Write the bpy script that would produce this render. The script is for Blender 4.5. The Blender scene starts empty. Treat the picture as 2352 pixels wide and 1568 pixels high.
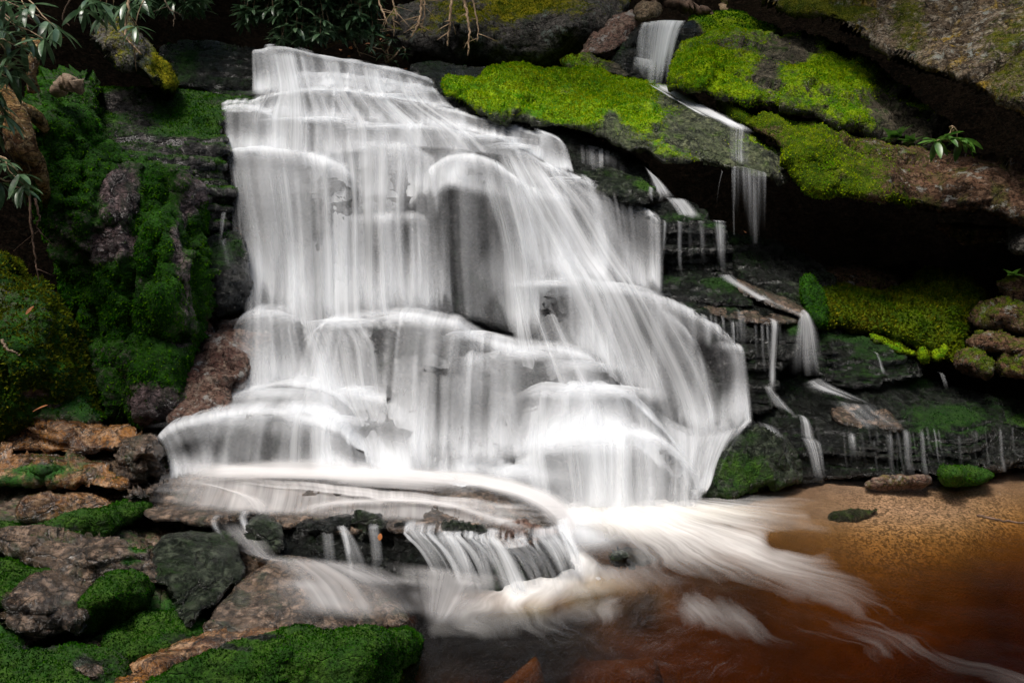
import bpy, math, random
import numpy as np

C = bpy.context.scene.collection
R = math.radians

# ------------------------------------------------------------------ camera, sky, sun, exposure
PITCH = R(-6.0)
CAMZ = 1.7
FOC = 1960.0                      # focal length in units of the 2352 px wide photograph
cam_data = bpy.data.cameras.new('camera')
cam_data.lens = 30.0
cam_data.sensor_width = 36.0
cam_data.clip_start = 0.05
cam_data.clip_end = 400.0
cam = bpy.data.objects.new('camera', cam_data)
C.objects.link(cam)
cam.location = (0, 0, CAMZ)
cam.rotation_euler = (R(90) + PITCH, 0, 0)
bpy.context.scene.camera = cam

SUN_EL, SUN_AZ = 68.0, 215.0       # azimuth clockwise from +Y (north): behind and a little left of the camera
world = bpy.data.worlds.new('World')
bpy.context.scene.world = world
world.use_nodes = True
wn = world.node_tree.nodes
wl = world.node_tree.links
wn.clear()
wo = wn.new('ShaderNodeOutputWorld')
wb = wn.new('ShaderNodeBackground')
ws = wn.new('ShaderNodeTexSky')
ws.sky_type = 'NISHITA'
ws.sun_disc = False
ws.sun_elevation = R(SUN_EL)
ws.sun_rotation = R(SUN_AZ)
ws.air_density = 1.6
ws.dust_density = 5.0
ws.ozone_density = 0.6
wb.inputs[1].default_value = 0.115
wl.new(ws.outputs[0], wb.inputs[0])
wl.new(wb.outputs[0], wo.inputs[0])

sd = bpy.data.lights.new('sun', 'SUN')
sd.energy = 2.4
sd.angle = R(20)
sd.color = (1.0, 0.97, 0.93)
sun = bpy.data.objects.new('sun', sd)
C.objects.link(sun)
sun.rotation_euler = (R(90 - SUN_EL), 0, R(180 - SUN_AZ))
sun.location = (-4, -6, 12)

sc = bpy.context.scene
sc.view_settings.view_transform = 'Standard'
sc.view_settings.look = 'None'
sc.view_settings.exposure = 0.52
sc.view_settings.gamma = 1.0
sc.view_settings.use_curve_mapping = False
sc.cycles.transparent_max_bounces = 40
sc.cycles.max_bounces = 6
sc.cycles.diffuse_bounces = 3
sc.cycles.use_denoising = True
sc.cycles.sample_clamp_indirect = 4.0

# ------------------------------------------------------------------ maths
cp, sp = math.cos(PITCH), math.sin(PITCH)


def P(px, py, d):
    """the point at distance d (metres along +Y) seen at photograph pixel px, py"""
    a = (np.asarray(px, float) - 1176.0) / FOC
    b = (784.0 - np.asarray(py, float)) / FOC
    dy = cp - b * sp
    dz = sp + b * cp
    s = np.asarray(d, float) / dy
    return np.stack(np.broadcast_arrays(a * s, np.asarray(d, float) + 0 * a, CAMZ + dz * s), -1)


def proj(v):
    v = np.asarray(v, float)
    y = v[..., 1]
    z = v[..., 2] - CAMZ
    f = y * cp + z * sp
    u = -y * sp + z * cp
    f = np.maximum(f, 0.05)
    return 1176 + FOC * v[..., 0] / f, 784 - FOC * u / f


def Dz(py, z):
    """distance at which the ray through row py meets height z"""
    b = (784.0 - py) / FOC
    return (z - CAMZ) / ((sp + b * cp) / (cp - b * sp))


def GZ(px, py, z):
    return (px, py, Dz(py, z))


def _h(ix, iy, iz, seed):
    n = (ix.astype(np.int64) * 374761393 + iy.astype(np.int64) * 668265263 + iz.astype(np.int64) * 2147483647 + seed * 1274126177) & 0xffffffff
    n = ((n ^ (n >> 13)) * 1274126177) & 0xffffffff
    n = ((n ^ (n >> 16)) * 2246822519) & 0xffffffff
    n = n ^ (n >> 15)
    return (n & 0xffffff) / float(0xffffff)


def vnoise(p, seed=0):
    p = np.asarray(p, float)
    i = np.floor(p)
    f = p - i
    f = f * f * f * (f * (f * 6 - 15) + 10)
    ix, iy, iz = (i[..., k].astype(np.int64) for k in range(3))
    fx, fy, fz = f[..., 0], f[..., 1], f[..., 2]
    r = 0
    for dx in (0, 1):
        wx = fx if dx else 1 - fx
        for dy in (0, 1):
            wy = fy if dy else 1 - fy
            for dz in (0, 1):
                wz = fz if dz else 1 - fz
                r = r + wx * wy * wz * _h(ix + dx, iy + dy, iz + dz, seed)
    return r * 2 - 1


def fbm(p, octaves=4, seed=0, gain=0.5):
    r, a, t = 0, 1.0, 0.0
    q = np.asarray(p, float)
    for o in range(octaves):
        r = r + a * vnoise(q + 17.3 * o, seed + o)
        t += a
        a *= gain
        q = q * 2.03
    return r / t


def ridged(p, octaves=3, seed=0):
    r, a, t = 0, 1.0, 0.0
    q = np.asarray(p, float)
    for o in range(octaves):
        r = r + a * (1 - 2 * np.abs(vnoise(q + 9.1 * o, seed + o)))
        t += a
        a *= 0.5
        q = q * 2.07
    return r / t


def chisel(p, seed=0):
    """facet field: every cell of a jittered grid is a tilted plane"""
    p = np.asarray(p, float)
    i = np.floor(p)
    best = np.full(p.shape[:-1], 1e9)
    val = np.zeros(p.shape[:-1])
    for dx in (-1, 0, 1):
        for dy in (-1, 0, 1):
            for dz in (-1, 0, 1):
                ix, iy, iz = (i[..., k].astype(np.int64) + o for k, o in enumerate((dx, dy, dz)))
                c = np.stack([ix + _h(ix, iy, iz, seed), iy + _h(ix, iy, iz, seed + 1), iz + _h(ix, iy, iz, seed + 2)], -1)
                q = p - c
                d2 = (q ** 2).sum(-1)
                n = np.stack([_h(ix, iy, iz, seed + 3), _h(ix, iy, iz, seed + 4), _h(ix, iy, iz, seed + 5)], -1) * 2 - 1
                v = (q * n).sum(-1) + (_h(ix, iy, iz, seed + 6) - .5) * .5
                m = d2 < best
                best = np.where(m, d2, best)
                val = np.where(m, v, val)
    return val


def strata(p, thick=0.09, seed=0, tilt=-0.05):
    """bedded rock: every bed sticks out by its own amount, with a soft rounded edge"""
    z = p[..., 2] - tilt * p[..., 0] * 1.0 + 0.05 * fbm(p * 0.9, 3, seed) + 0.012 * vnoise(p * 5, seed + 4)
    q = z / thick + 0.8 * vnoise(np.stack([z * 0, z * 0, z / thick * .37], -1), seed + 7)
    i = np.floor(q)
    f = q - i
    o = np.zeros_like(i).astype(np.int64)
    jx = np.floor(p[..., 0] * 1.3 + i * 3.7 + 0.3 * vnoise(p * 2.0, seed + 2)).astype(np.int64)
    h = _h(i.astype(np.int64), jx, o, seed)
    e = np.minimum(f, 1 - f) * 2
    return h * (1 - (1 - np.clip(e * 3, 0, 1)) ** 2 * 0.8) - 0.25 * (1 - np.clip(e * 4, 0, 1))


def sstep(a, b, x):
    t = np.clip((x - a) / (b - a + 1e-12), 0, 1)
    return t * t * (3 - 2 * t)


def resample(pts, n):
    """smooth curve through pts at n equal parameter steps (one step per control point span)"""
    p = np.asarray(pts, float)
    m = len(p)
    if m == 2:
        t = np.linspace(0, 1, n)[:, None]
        return p[0] * (1 - t) + p[1] * t
    q = np.vstack([2 * p[0] - p[1], p, 2 * p[-1] - p[-2]])
    t = np.linspace(0, m - 1 - 1e-9, n)
    i = np.floor(t).astype(int)
    f = (t - i)[:, None]
    a, b, c, d = q[i], q[i + 1], q[i + 2], q[i + 3]
    return 0.5 * (2 * b + (c - a) * f + (2 * a - 5 * b + 4 * c - d) * f ** 2 + (3 * b - a - 3 * c + d) * f ** 3)


def normals(v, f):
    n = np.zeros_like(v)
    a, b, c = v[f[:, 0]], v[f[:, 1]], v[f[:, 2]]
    if f.shape[1] == 4:
        fn = np.cross(c - a, v[f[:, 3]] - b)
    else:
        fn = np.cross(b - a, c - a)
    for k in range(f.shape[1]):
        np.add.at(n, f[:, k], fn)
    return n / (np.linalg.norm(n, axis=1, keepdims=True) + 1e-12)


def mesh_obj(name, v, f, mat, parent=None, smooth=True, attrs=None, uv=None):
    v = np.asarray(v, np.float32)
    f = np.asarray(f, np.int32)
    me = bpy.data.meshes.new(name)
    me.vertices.add(len(v))
    me.vertices.foreach_set('co', v.ravel())
    k = f.shape[1]
    me.loops.add(f.size)
    me.loops.foreach_set('vertex_index', f.ravel())
    me.polygons.add(len(f))
    me.polygons.foreach_set('loop_start', np.arange(0, f.size, k, dtype=np.int32))
    me.polygons.foreach_set('use_smooth', np.full(len(f), smooth))
    me.update(calc_edges=True)
    for an, av in (attrs or {}).items():
        at = me.attributes.new(an, 'FLOAT', 'POINT')
        at.data.foreach_set('value', np.asarray(av, np.float32))
    if uv is not None:
        l = me.uv_layers.new(name='UVMap')
        l.data.foreach_set('uv', np.asarray(uv, np.float32)[f.ravel()].ravel())
    for m in (mat if isinstance(mat, (list, tuple)) else [mat]):
        me.materials.append(m)
    me.validate()
    o = bpy.data.objects.new(name, me)
    C.objects.link(o)
    if parent is not None:
        o.parent = parent
        o.matrix_parent_inverse = parent.matrix_world.inverted()
    return o


def tag(o, label=None, cat=None, group=None, kind=None):
    if label:
        o['label'] = label
    if cat:
        o['category'] = cat
    if group:
        o['group'] = group
    if kind:
        o['kind'] = kind
    return o


def rebase(o, base):
    """put the origin of a mesh object (no parent) at base"""
    base = np.asarray(base, float)
    n = len(o.data.vertices)
    co = np.empty(n * 3, np.float32)
    o.data.vertices.foreach_get('co', co)
    o.data.vertices.foreach_set('co', (co.reshape(-1, 3) - base).ravel().astype(np.float32))
    o.location = base
    bpy.context.view_layer.update()


def gridf(nu, nv, off=0):
    i = np.arange(nu * nv).reshape(nu, nv) + off
    return np.stack([i[:-1, :-1], i[1:, :-1], i[1:, 1:], i[:-1, 1:]], -1).reshape(-1, 4)


class MB:
    """collects quads of several pieces into one mesh"""
    def __init__(s):
        s.v, s.f, s.n, s.a, s.uv = [], [], 0, {}, []

    def add(s, v, f, uv=None, **at):
        s.v.append(v)
        s.f.append(f + s.n)
        s.n += len(v)
        for k, x in at.items():
            s.a.setdefault(k, []).append(np.broadcast_to(x, (len(v),)))
        if uv is not None:
            s.uv.append(uv)

    def build(s, name, mat, parent=None, smooth=True):
        return mesh_obj(name, np.vstack(s.v), np.vstack(s.f), mat, parent, smooth,
                        {k: np.concatenate(x) for k, x in s.a.items()},
                        np.vstack(s.uv) if s.uv else None)


# ------------------------------------------------------------------ materials
def newmat(name):
    m = bpy.data.materials.new(name)
    m.use_nodes = True
    m.node_tree.nodes.clear()
    return m, m.node_tree.nodes, m.node_tree.links


class G:
    def __init__(s, name):
        s.m, s.n, s.l = newmat(name)
        s.out = s.n.new('ShaderNodeOutputMaterial')

    def node(s, t, ins=None, **kw):
        x = s.n.new(t)
        for k, val in kw.items():
            setattr(x, k, val)
        for k, val in (ins or {}).items():
            s.put(x.inputs[k], val)
        return x

    def put(s, sock, val):
        if isinstance(val, bpy.types.NodeSocket):
            s.l.new(val, sock)
        elif isinstance(val, bpy.types.Node):
            s.l.new(val.outputs[0], sock)
        else:
            if sock.type == 'RGBA' and len(val) == 3:
                val = (*val, 1)
            sock.default_value = val

    def math(s, op, a, b=0.0, c=None, clamp=False):
        x = s.node('ShaderNodeMath', operation=op, use_clamp=clamp)
        s.put(x.inputs[0], a)
        s.put(x.inputs[1], b)
        if c is not None:
            s.put(x.inputs[2], c)
        return x.outputs[0]

    def mix(s, f, a, b, blend='MIX'):
        x = s.node('ShaderNodeMix', data_type='RGBA', blend_type=blend)
        s.put(x.inputs[0], f)
        s.put(x.inputs[6], a)
        s.put(x.inputs[7], b)
        return x.outputs[2]

    def noise(s, vec, scale, detail=6, rough=0.6, dist=0.0):
        x = s.node('ShaderNodeTexNoise', {'Scale': scale, 'Detail': detail, 'Roughness': rough, 'Distortion': dist})
        s.put(x.inputs['Vector'], vec)
        return x.outputs[0]

    def mapr(s, val, a, b, c=0.0, d=1.0, smooth=True):
        x = s.node('ShaderNodeMapRange', interpolation_type='SMOOTHSTEP' if smooth else 'LINEAR')
        s.put(x.inputs[0], val)
        for i, q in enumerate((a, b, c, d)):
            s.put(x.inputs[i + 1], q)
        return x.outputs[0]

    def attr(s, name):
        return s.node('ShaderNodeAttribute', attribute_name=name).outputs['Fac']

    def pos(s, scale=(1, 1, 1), off=(0, 0, 0)):
        g = s.node('ShaderNodeNewGeometry').outputs['Position']
        return s.node('ShaderNodeMapping', {'Vector': g, 'Scale': scale, 'Location': off}).outputs[0]


def rock_mat(name, cols, moss=((.035, .10, .006), (.10, .19, .012)), rough=(.22, .5), bump=.55, streak=0.5, spec=.5, seedoff=0.0, lichen=None):
    g = G(name)
    p = g.pos(off=(seedoff, 0, 0))
    ps = g.pos(scale=(1, 1, 1 - streak), off=(seedoff, 0, 0))
    n1 = g.noise(ps, 2.6, 10, .62, .4)
    n2 = g.noise(p, 14, 8, .65)
    n3 = g.noise(p, 70, 5, .7)
    c = g.mix(g.mapr(n1, .36, .60), cols[0], cols[1])
    c = g.mix(g.mapr(n2, .46, .66), c, cols[2])
    if len(cols) > 3:
        nn = g.noise(ps, 5.5, 6, .6, .8)
        c = g.mix(g.mapr(nn, .52, .66), c, cols[3])
    nb = g.noise(p, 34, 6, .75, .3)
    c = g.mix(g.mapr(nb, .40, .56, .85, 0.0), c, tuple(q * .22 for q in cols[0]))
    c = g.mix(g.mapr(n3, .55, .72, 0, .5), c, tuple(min(1, q * 1.5) for q in cols[2]))
    cw_ = g.node('ShaderNodeVectorMath', {0: g.pos(scale=(1, 1, 2.6)), 1: g.node('ShaderNodeTexNoise', {'Vector': p, 'Scale': 3.0, 'Detail': 4}).outputs['Color']}, operation='ADD').outputs[0]
    vc = g.node('ShaderNodeTexVoronoi', {'Vector': cw_, 'Scale': 2.3}, feature='DISTANCE_TO_EDGE').outputs['Distance']
    crack = g.mapr(vc, .0, .035, 1, 0)
    c = g.mix(g.math('MULTIPLY', crack, .75), c, (.004, .004, .003))
    if lichen:
        nl = g.noise(g.pos(off=(3 + seedoff, 5, 1)), 7, 9, .72, .2)
        c = g.mix(g.mapr(nl, .57, .63, 0, .85), c, lichen)
    ml = g.noise(p, 22, 8, .7)
    mf = g.math('ADD', g.attr('moss'), g.math('MULTIPLY', g.math('SUBTRACT', ml, .5), 1.3))
    mf = g.mapr(mf, .32, .72)
    mn = g.noise(p, 9, 6, .6)
    mc = g.mix(g.mapr(mn, .35, .65), moss[0], moss[1])
    mc = g.mix(g.mapr(n3, .38, .6, .65, 0.0), mc, (.008, .018, .003))
    col = g.mix(mf, c, mc)
    rn = g.noise(p, 5, 5, .6)
    ro = g.mapr(rn, .35, .65, rough[0], rough[1])
    ro = g.math('ADD', ro, g.math('MULTIPLY', mf, .55), clamp=True)
    b1 = g.noise(p, 34, 9, .78)
    b0 = g.noise(g.pos(scale=(1, 1, 2.2)), 9, 8, .68, .3)
    b2 = g.noise(p, 110, 4, .7)
    h = g.math('ADD', g.math('MULTIPLY', b1, .7), g.math('MULTIPLY', b2, .25))
    h = g.math('ADD', h, g.math('MULTIPLY', b0, 1.6))
    h = g.math('SUBTRACT', h, g.math('MULTIPLY', crack, .35))
    bp = g.node('ShaderNodeBump', {'Strength': bump, 'Distance': .075, 'Height': h})
    bp2 = g.node('ShaderNodeBump', {'Strength': 1.0, 'Distance': .06, 'Height': g.math('ADD', h, g.math('MULTIPLY', b1, .8))})
    pr = g.node('ShaderNodeBsdfPrincipled', {'Base Color': col, 'Roughness': ro, 'Normal': bp.outputs[0]})
    pr.inputs['Specular IOR Level'].default_value = spec * .35
    cw = g.math('MULTIPLY', g.math('SUBTRACT', 1.0, mf), min(1.0, spec * 1.1))
    g.put(pr.inputs['Coat Weight'], cw)
    pr.inputs['Coat Roughness'].default_value = .07
    g.put(pr.inputs['Coat Normal'], bp2.outputs[0])
    g.l.new(pr.outputs[0], g.out.inputs[0])
    return g.m


def moss_mat(name, c0, c1, c2):
    g = G(name)
    p = g.pos()
    n = g.noise(p, 6, 6, .6)
    n2 = g.noise(p, 60, 3, .6)
    a = g.attr('rnd')
    c = g.mix(g.mapr(n, .38, .62), c0, c1)
    c = g.mix(g.mapr(a, .6, 1.0), c, c2)
    c = g.mix(g.mapr(n2, .3, .6, .5, 0), c, tuple(x * .25 for x in c0))
    n3 = g.noise(p, 2.6, 5, .65, .4)
    c = g.mix(g.mapr(n3, .52, .68, 0, .6), c, tuple(q * s_ for q, s_ in zip(c1, (.9, .55, 1.6))))
    c = g.mix(g.mapr(n3, .34, .44, .6, 0), c, tuple(q * s_ for q, s_ in zip(c1, (.42, .85, .6))))
    d = g.node('ShaderNodeBsdfDiffuse', {'Color': c})
    t = g.node('ShaderNodeBsdfTranslucent', {'Color': c})
    m = g.node('ShaderNodeMixShader', {0: .3, 1: d, 2: t})
    g.l.new(m.outputs[0], g.out.inputs[0])
    return g.m


def water_mat(name, col=(.90, .925, .95), contrast=1.0, su=(8, 34)):
    """falling white water: UV u runs across the flow, v along it (metres)"""
    g = G(name)
    uv = g.node('ShaderNodeUVMap', uv_map='UVMap').outputs[0]
    m1 = g.node('ShaderNodeMapping', {'Vector': uv, 'Scale': (su[0], .35, 1)}).outputs[0]
    m2 = g.node('ShaderNodeMapping', {'Vector': uv, 'Scale': (su[1], .5, 1)}).outputs[0]
    m3 = g.node('ShaderNodeMapping', {'Vector': uv, 'Scale': (3, .5, 1)}).outputs[0]
    a = g.noise(m1, 1, 4, .55)
    b = g.noise(m2, 1, 3, .55)
    c = g.noise(m3, 1, 3, .5)
    s = g.math('ADD', g.math('MULTIPLY', a, .42), g.math('MULTIPLY', b, .30))
    s = g.math('ADD', s, g.math('MULTIPLY', c, .28))
    s = g.math('MULTIPLY', g.math('SUBTRACT', s, .5), 3.9 * contrast)
    k = g.attr('streak')
    d = g.attr('dens')
    al = g.math('ADD', d, g.math('MULTIPLY', g.math('MULTIPLY', s, k), g.math('MINIMUM', g.math('MULTIPLY', d, 1.1), .6)))
    al = g.mapr(al, .0, 1.05, 0, .97, smooth=False)
    df = g.node('ShaderNodeBsdfDiffuse', {'Color': col})
    tr = g.node('ShaderNodeBsdfTranslucent', {'Color': col})
    w = g.node('ShaderNodeMixShader', {0: .3, 1: df, 2: tr})
    tp = g.node('ShaderNodeBsdfTransparent')
    mx = g.node('ShaderNodeMixShader', {0: al, 1: tp, 2: w})
    g.l.new(mx.outputs[0], g.out.inputs[0])
    return g.m


def plain_mat(name, c0, c1, scale=30, rough=.6, bump=.3, stretch=(1, 1, 1), trans=0.0, spec=.4, objc=False):
    g = G(name)
    if objc:
        o = g.node('ShaderNodeTexCoord').outputs['Object']
        p = g.node('ShaderNodeMapping', {'Vector': o, 'Scale': stretch}).outputs[0]
    else:
        p = g.pos(scale=stretch)
    n = g.noise(p, scale, 6, .65)
    c = g.mix(g.mapr(n, .38, .64), c0, c1)
    bp = g.node('ShaderNodeBump', {'Strength': bump, 'Distance': .01, 'Height': n})
    pr = g.node('ShaderNodeBsdfPrincipled', {'Base Color': c, 'Roughness': rough, 'Normal': bp.outputs[0]})
    pr.inputs['Specular IOR Level'].default_value = spec
    if trans:
        t = g.node('ShaderNodeBsdfTranslucent', {'Color': c})
        m = g.node('ShaderNodeMixShader', {0: trans, 1: pr, 2: t})
        g.l.new(m.outputs[0], g.out.inputs[0])
    else:
        g.l.new(pr.outputs[0], g.out.inputs[0])
    return g.m


# ------------------------------------------------------------------ shape builders
def rbf(ctrl):
    c = np.asarray(ctrl, float)
    if len(c) == 1:
        return lambda x, y: np.full(np.shape(x), c[0, 2])
    X, Y, Zv = c[:, 0] / 500, c[:, 1] / 500, c[:, 2]
    n = len(c)
    A = np.zeros((n + 3, n + 3))
    A[:n, :n] = np.hypot(X[:, None] - X[None], Y[:, None] - Y[None])
    A[:n, n] = A[n, :n] = 1
    A[:n, n + 1] = A[n + 1, :n] = X
    A[:n, n + 2] = A[n + 2, :n] = Y
    w = np.linalg.lstsq(A, np.concatenate([Zv, [0, 0, 0]]), rcond=None)[0]

    def f(x, y):
        x = np.asarray(x, float) / 500
        y = np.asarray(y, float) / 500
        r = w[n] + w[n + 1] * x + w[n + 2] * y
        for i in range(n):
            r = r + w[i] * np.hypot(x - X[i], y - Y[i])
        return r
    return f


def poly_sd(poly, x, y):
    """signed distance (+ inside) and nearest boundary point"""
    best = np.full(x.shape, 1e18)
    nx, ny = np.zeros(x.shape), np.zeros(x.shape)
    ins = np.zeros(x.shape, bool)
    m = len(poly)
    for i in range(m):
        x0, y0 = poly[i]
        x1, y1 = poly[(i + 1) % m]
        dx, dy = x1 - x0, y1 - y0
        t = np.clip(((x - x0) * dx + (y - y0) * dy) / (dx * dx + dy * dy + 1e-9), 0, 1)
        qx, qy = x0 + t * dx, y0 + t * dy
        d = (x - qx) ** 2 + (y - qy) ** 2
        k = d < best
        best = np.where(k, d, best)
        nx = np.where(k, qx, nx)
        ny = np.where(k, qy, ny)
        if y0 != y1:
            cr = ((y0 > y) != (y1 > y)) & (x < (x1 - x0) * (y - y0) / (y1 - y0) + x0)
            ins ^= cr
    d = np.sqrt(best)
    return np.where(ins, d, -d), nx, ny


def rough_poly(poly, step, amp, seed):
    p = np.asarray(poly, float)
    out = []
    for i in range(len(p)):
        a, b = p[i], p[(i + 1) % len(p)]
        L = np.hypot(*(b - a))
        n = max(1, int(L / step))
        for k in range(n):
            out.append(a + (b - a) * k / n)
    q = np.array(out)
    z = np.stack([q[:, 0] / 60, q[:, 1] / 60, np.full(len(q), seed * 3.1)], -1)
    z2 = z + 100
    q[:, 0] += amp * fbm(z, 4, seed, .6) * 2
    q[:, 1] += amp * fbm(z2, 4, seed, .6) * 2
    # light smoothing rounds the corners
    for _ in range(2):
        q = (np.roll(q, 1, 0) + 2 * q + np.roll(q, -1, 0)) / 4
    return q


PAR = dict(big=.05, mid=.02, fine=.006, strat=0.0, sthick=.09, chis=0.0, cscale=3.0)


def displace(v, f, par, seed, moss=None):
    n = normals(v, f)
    d = par['big'] * fbm(v * 1.7, 3, seed) + par['mid'] * fbm(v * 6.5, 3, seed + 20)
    if par['chis']:
        d = d + par['chis'] * chisel(v * par['cscale'] + .15 * fbm(v * 5, 2, seed)[..., None], seed + 30)
    if par['strat']:
        hz = np.clip(np.hypot(n[:, 0], n[:, 1]), 0, 1)
        d = d + par['strat'] * (strata(v, par['sthick'], seed) - .4) * hz
    v = v + n * d[:, None]
    n = normals(v, f)
    if par.get('drape'):
        q = v * np.array([7.5, 7.5, .8]) + .5 * fbm(v * 1.5, 2, seed)[..., None]
        v = v + n * (par['drape'] * (ridged(q, 2, seed + 70)))[:, None]
        n = normals(v, f)
    dd = par['fine'] * 1.3 * ridged(v * 24, 3, seed + 40) + par.get('rid', .014) * ridged(v * np.array([9, 9, 14]), 3, seed + 44)
    if moss is not None:
        dd = dd * (1 - moss) + moss * (.022 * fbm(v * 4.5, 2, seed + 48) + .02 * fbm(v * 11, 3, seed + 50) + .012 * fbm(v * 40, 2, seed + 60) + .012)
    return v + n * dd[:, None]


def moss_field(v, n, px, py, base, up, blobs, seed):
    m = base + up * n[:, 2] + .35 * fbm(v * 2.2, 3, seed + 80)
    for b in blobs:
        bx, by, rx, ry, val = b
        w = np.exp(-(((px - bx) / rx) ** 2 + ((py - by) / ry) ** 2) ** 1.5)
        m = m + val * w
    return np.clip(m, 0, 1)


def tufts(v, f, moss, dens, size, seed, rng_thr=.5, front=True, hang=0.0):
    """short moss shoots on the mossy faces; returns verts, tris, rnd"""
    rs = np.random.RandomState(seed + 5)
    a, b, c = v[f[:, 0]], v[f[:, 1]], v[f[:, 2]]
    e = v[f[:, 3]] if f.shape[1] == 4 else c
    fn = np.cross(c - a, e - b) if f.shape[1] == 4 else np.cross(b - a, c - a)
    ar = np.linalg.norm(fn, axis=1) * .5
    fn = fn / (ar[:, None] * 2 + 1e-12)
    cen = (a + c) / 2
    mm = moss[f].mean(1)
    mm = mm + .45 * fbm(cen * 22, 2, seed + 3) + .35 * fbm(cen * 6, 3, seed + 13)
    w = ar * sstep(rng_thr - .18, rng_thr + .35, mm)
    if front:       # only the sides that are not turned away from the open gorge
        w = w * ((cen * fn - np.array([0, 0, CAMZ]) * fn).sum(1) < 0.15)
    cnt = rs.poisson(w * dens)
    idx = np.repeat(np.arange(len(f)), cnt)
    N = len(idx)
    if N == 0:
        return None
    r1, r2 = rs.rand(N, 1), rs.rand(N, 1)
    p = (a[idx] * (1 - r1) + b[idx] * r1) * (1 - r2) + (e[idx] * (1 - r1) + c[idx] * r1) * r2
    nn = fn[idx]
    rd = rs.randn(N, 3)
    t = np.cross(nn, rd)
    t /= np.linalg.norm(t, axis=1, keepdims=True) + 1e-9
    h = size * (.45 + rs.rand(N, 1)) * (.5 + .6 * np.clip(mm[idx], 0, 1)[:, None])
    wd = size * (.28 + .2 * rs.rand(N, 1))
    dr = nn * (1 - .4 * hang) + .55 * rs.randn(N, 3) * (1 - .4 * hang) + np.array([0, 0, .15 - 1.3 * hang])
    dr /= np.linalg.norm(dr, axis=1, keepdims=True) + 1e-9
    p = p - nn * size * .25
    V = np.stack([p - t * wd, p + t * wd, p + dr * h * .6 + t * wd * .8, p + dr * h], 1).reshape(-1, 3)
    F = np.arange(N * 4).reshape(N, 4)
    return V, F, np.repeat(rs.rand(N), 4)


def rock(name, poly, ctrl, mat, label=None, cat=None, thick=.5, back=.12, R_=60, step=4.0, amp=5, par=None, seed=1,
         moss=0.0, mup=0.0, blobs=(), tuft=None, tsize=.016, tdens=6000, group=None, kind=None, zfun=None, mossname='moss', hang=0.0):
    """a closed stone whose outline as seen from the bank is poly and whose face lies at the distances ctrl"""
    pr = dict(PAR)
    pr.update(par or {})
    # masses that run out of the picture go on for some metres beyond it
    wide = max(p[0] for p in poly) - min(p[0] for p in poly) > 330
    lo, hi = (9.0, 22.0) if wide else (2.2, 3.0)
    ex = lambda x: x * lo if x < -40 else (2430 + (x - 2430) * hi if x > 2430 else x)
    poly = [(ex(p[0]), p[1]) for p in poly]
    ctrl = [(ex(p[0]), p[1], p[2]) for p in ctrl]
    q = rough_poly(poly, 9, amp, seed)
    x0, y0 = q.min(0) - step
    x1, y1 = q.max(0) + step
    gx, gy = np.arange(x0, x1 + step, step), np.arange(y0, y1 + step, step)
    X, Y = np.meshgrid(gx, gy, indexing='ij')
    S, NX, NY = poly_sd(q, X, Y)
    ins = S > 0
    cell = ins[:-1, :-1] | ins[1:, :-1] | ins[1:, 1:] | ins[:-1, 1:]
    use = np.zeros_like(ins)
    use[:-1, :-1] |= cell
    use[1:, :-1] |= cell
    use[1:, 1:] |= cell
    use[:-1, 1:] |= cell
    snap = ~ins | (S < step * .35)
    X = np.where(snap, NX, X)
    Y = np.where(snap, NY, Y)
    S = np.where(snap, 0, S)
    idx = -np.ones(ins.shape, int)
    idx[use] = np.arange(use.sum())
    nf = use.sum()
    px, py, s, sn = X[use], Y[use], S[use], snap[use]
    D = rbf(ctrl)(px, py)
    e = np.clip(s / R_, 0, 1)
    prof = np.sqrt(1 - (1 - e) ** 2)
    front = P(px, py, D + back * (1 - prof))
    # the back is narrower in world space so that the block closes behind its own face
    bk = D + back + (thick - back) * prof
    backv = P(px, py, bk)
    bidx = np.arange(nf) + nf
    bidx[sn] = np.arange(nf)[sn]
    v = np.vstack([front, backv])
    ij = np.argwhere(cell)
    i, j = ij[:, 0], ij[:, 1]
    q4 = np.stack([idx[i, j], idx[i, j + 1], idx[i + 1, j + 1], idx[i + 1, j]], -1)
    f = np.vstack([q4, bidx[q4][:, ::-1]])
    # drop the unused copies of boundary vertices
    usedv = np.zeros(len(v), bool)
    usedv[f.ravel()] = True
    rm = np.cumsum(usedv) - 1
    v = v[usedv]
    f = rm[f]
    n = normals(v, f)
    ppx, ppy = proj(v)
    m = moss_field(v, n, ppx, ppy, moss, mup, blobs, seed)
    v = displace(v, f, pr, seed, m)
    n = normals(v, f)
    m = moss_field(v, n, ppx, ppy, moss, mup, blobs, seed)
    o = mesh_obj(name, v, f, mat, attrs={'moss': m})
    base = np.array([v[:, 0].mean(), v[:, 1].mean(), v[:, 2].min()])
    rebase(o, base)
    tag(o, label, cat, group, kind)
    if tuft is not None:
        tf = tufts(v, f, m, tdens, tsize, seed, hang=hang)
        if tf:
            mo = mesh_obj(mossname, tf[0] - base, tf[1], tuft, None, False, {'rnd': tf[2]})
            mo.parent = o
            mo['kind'] = 'stuff'
    return o


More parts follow.
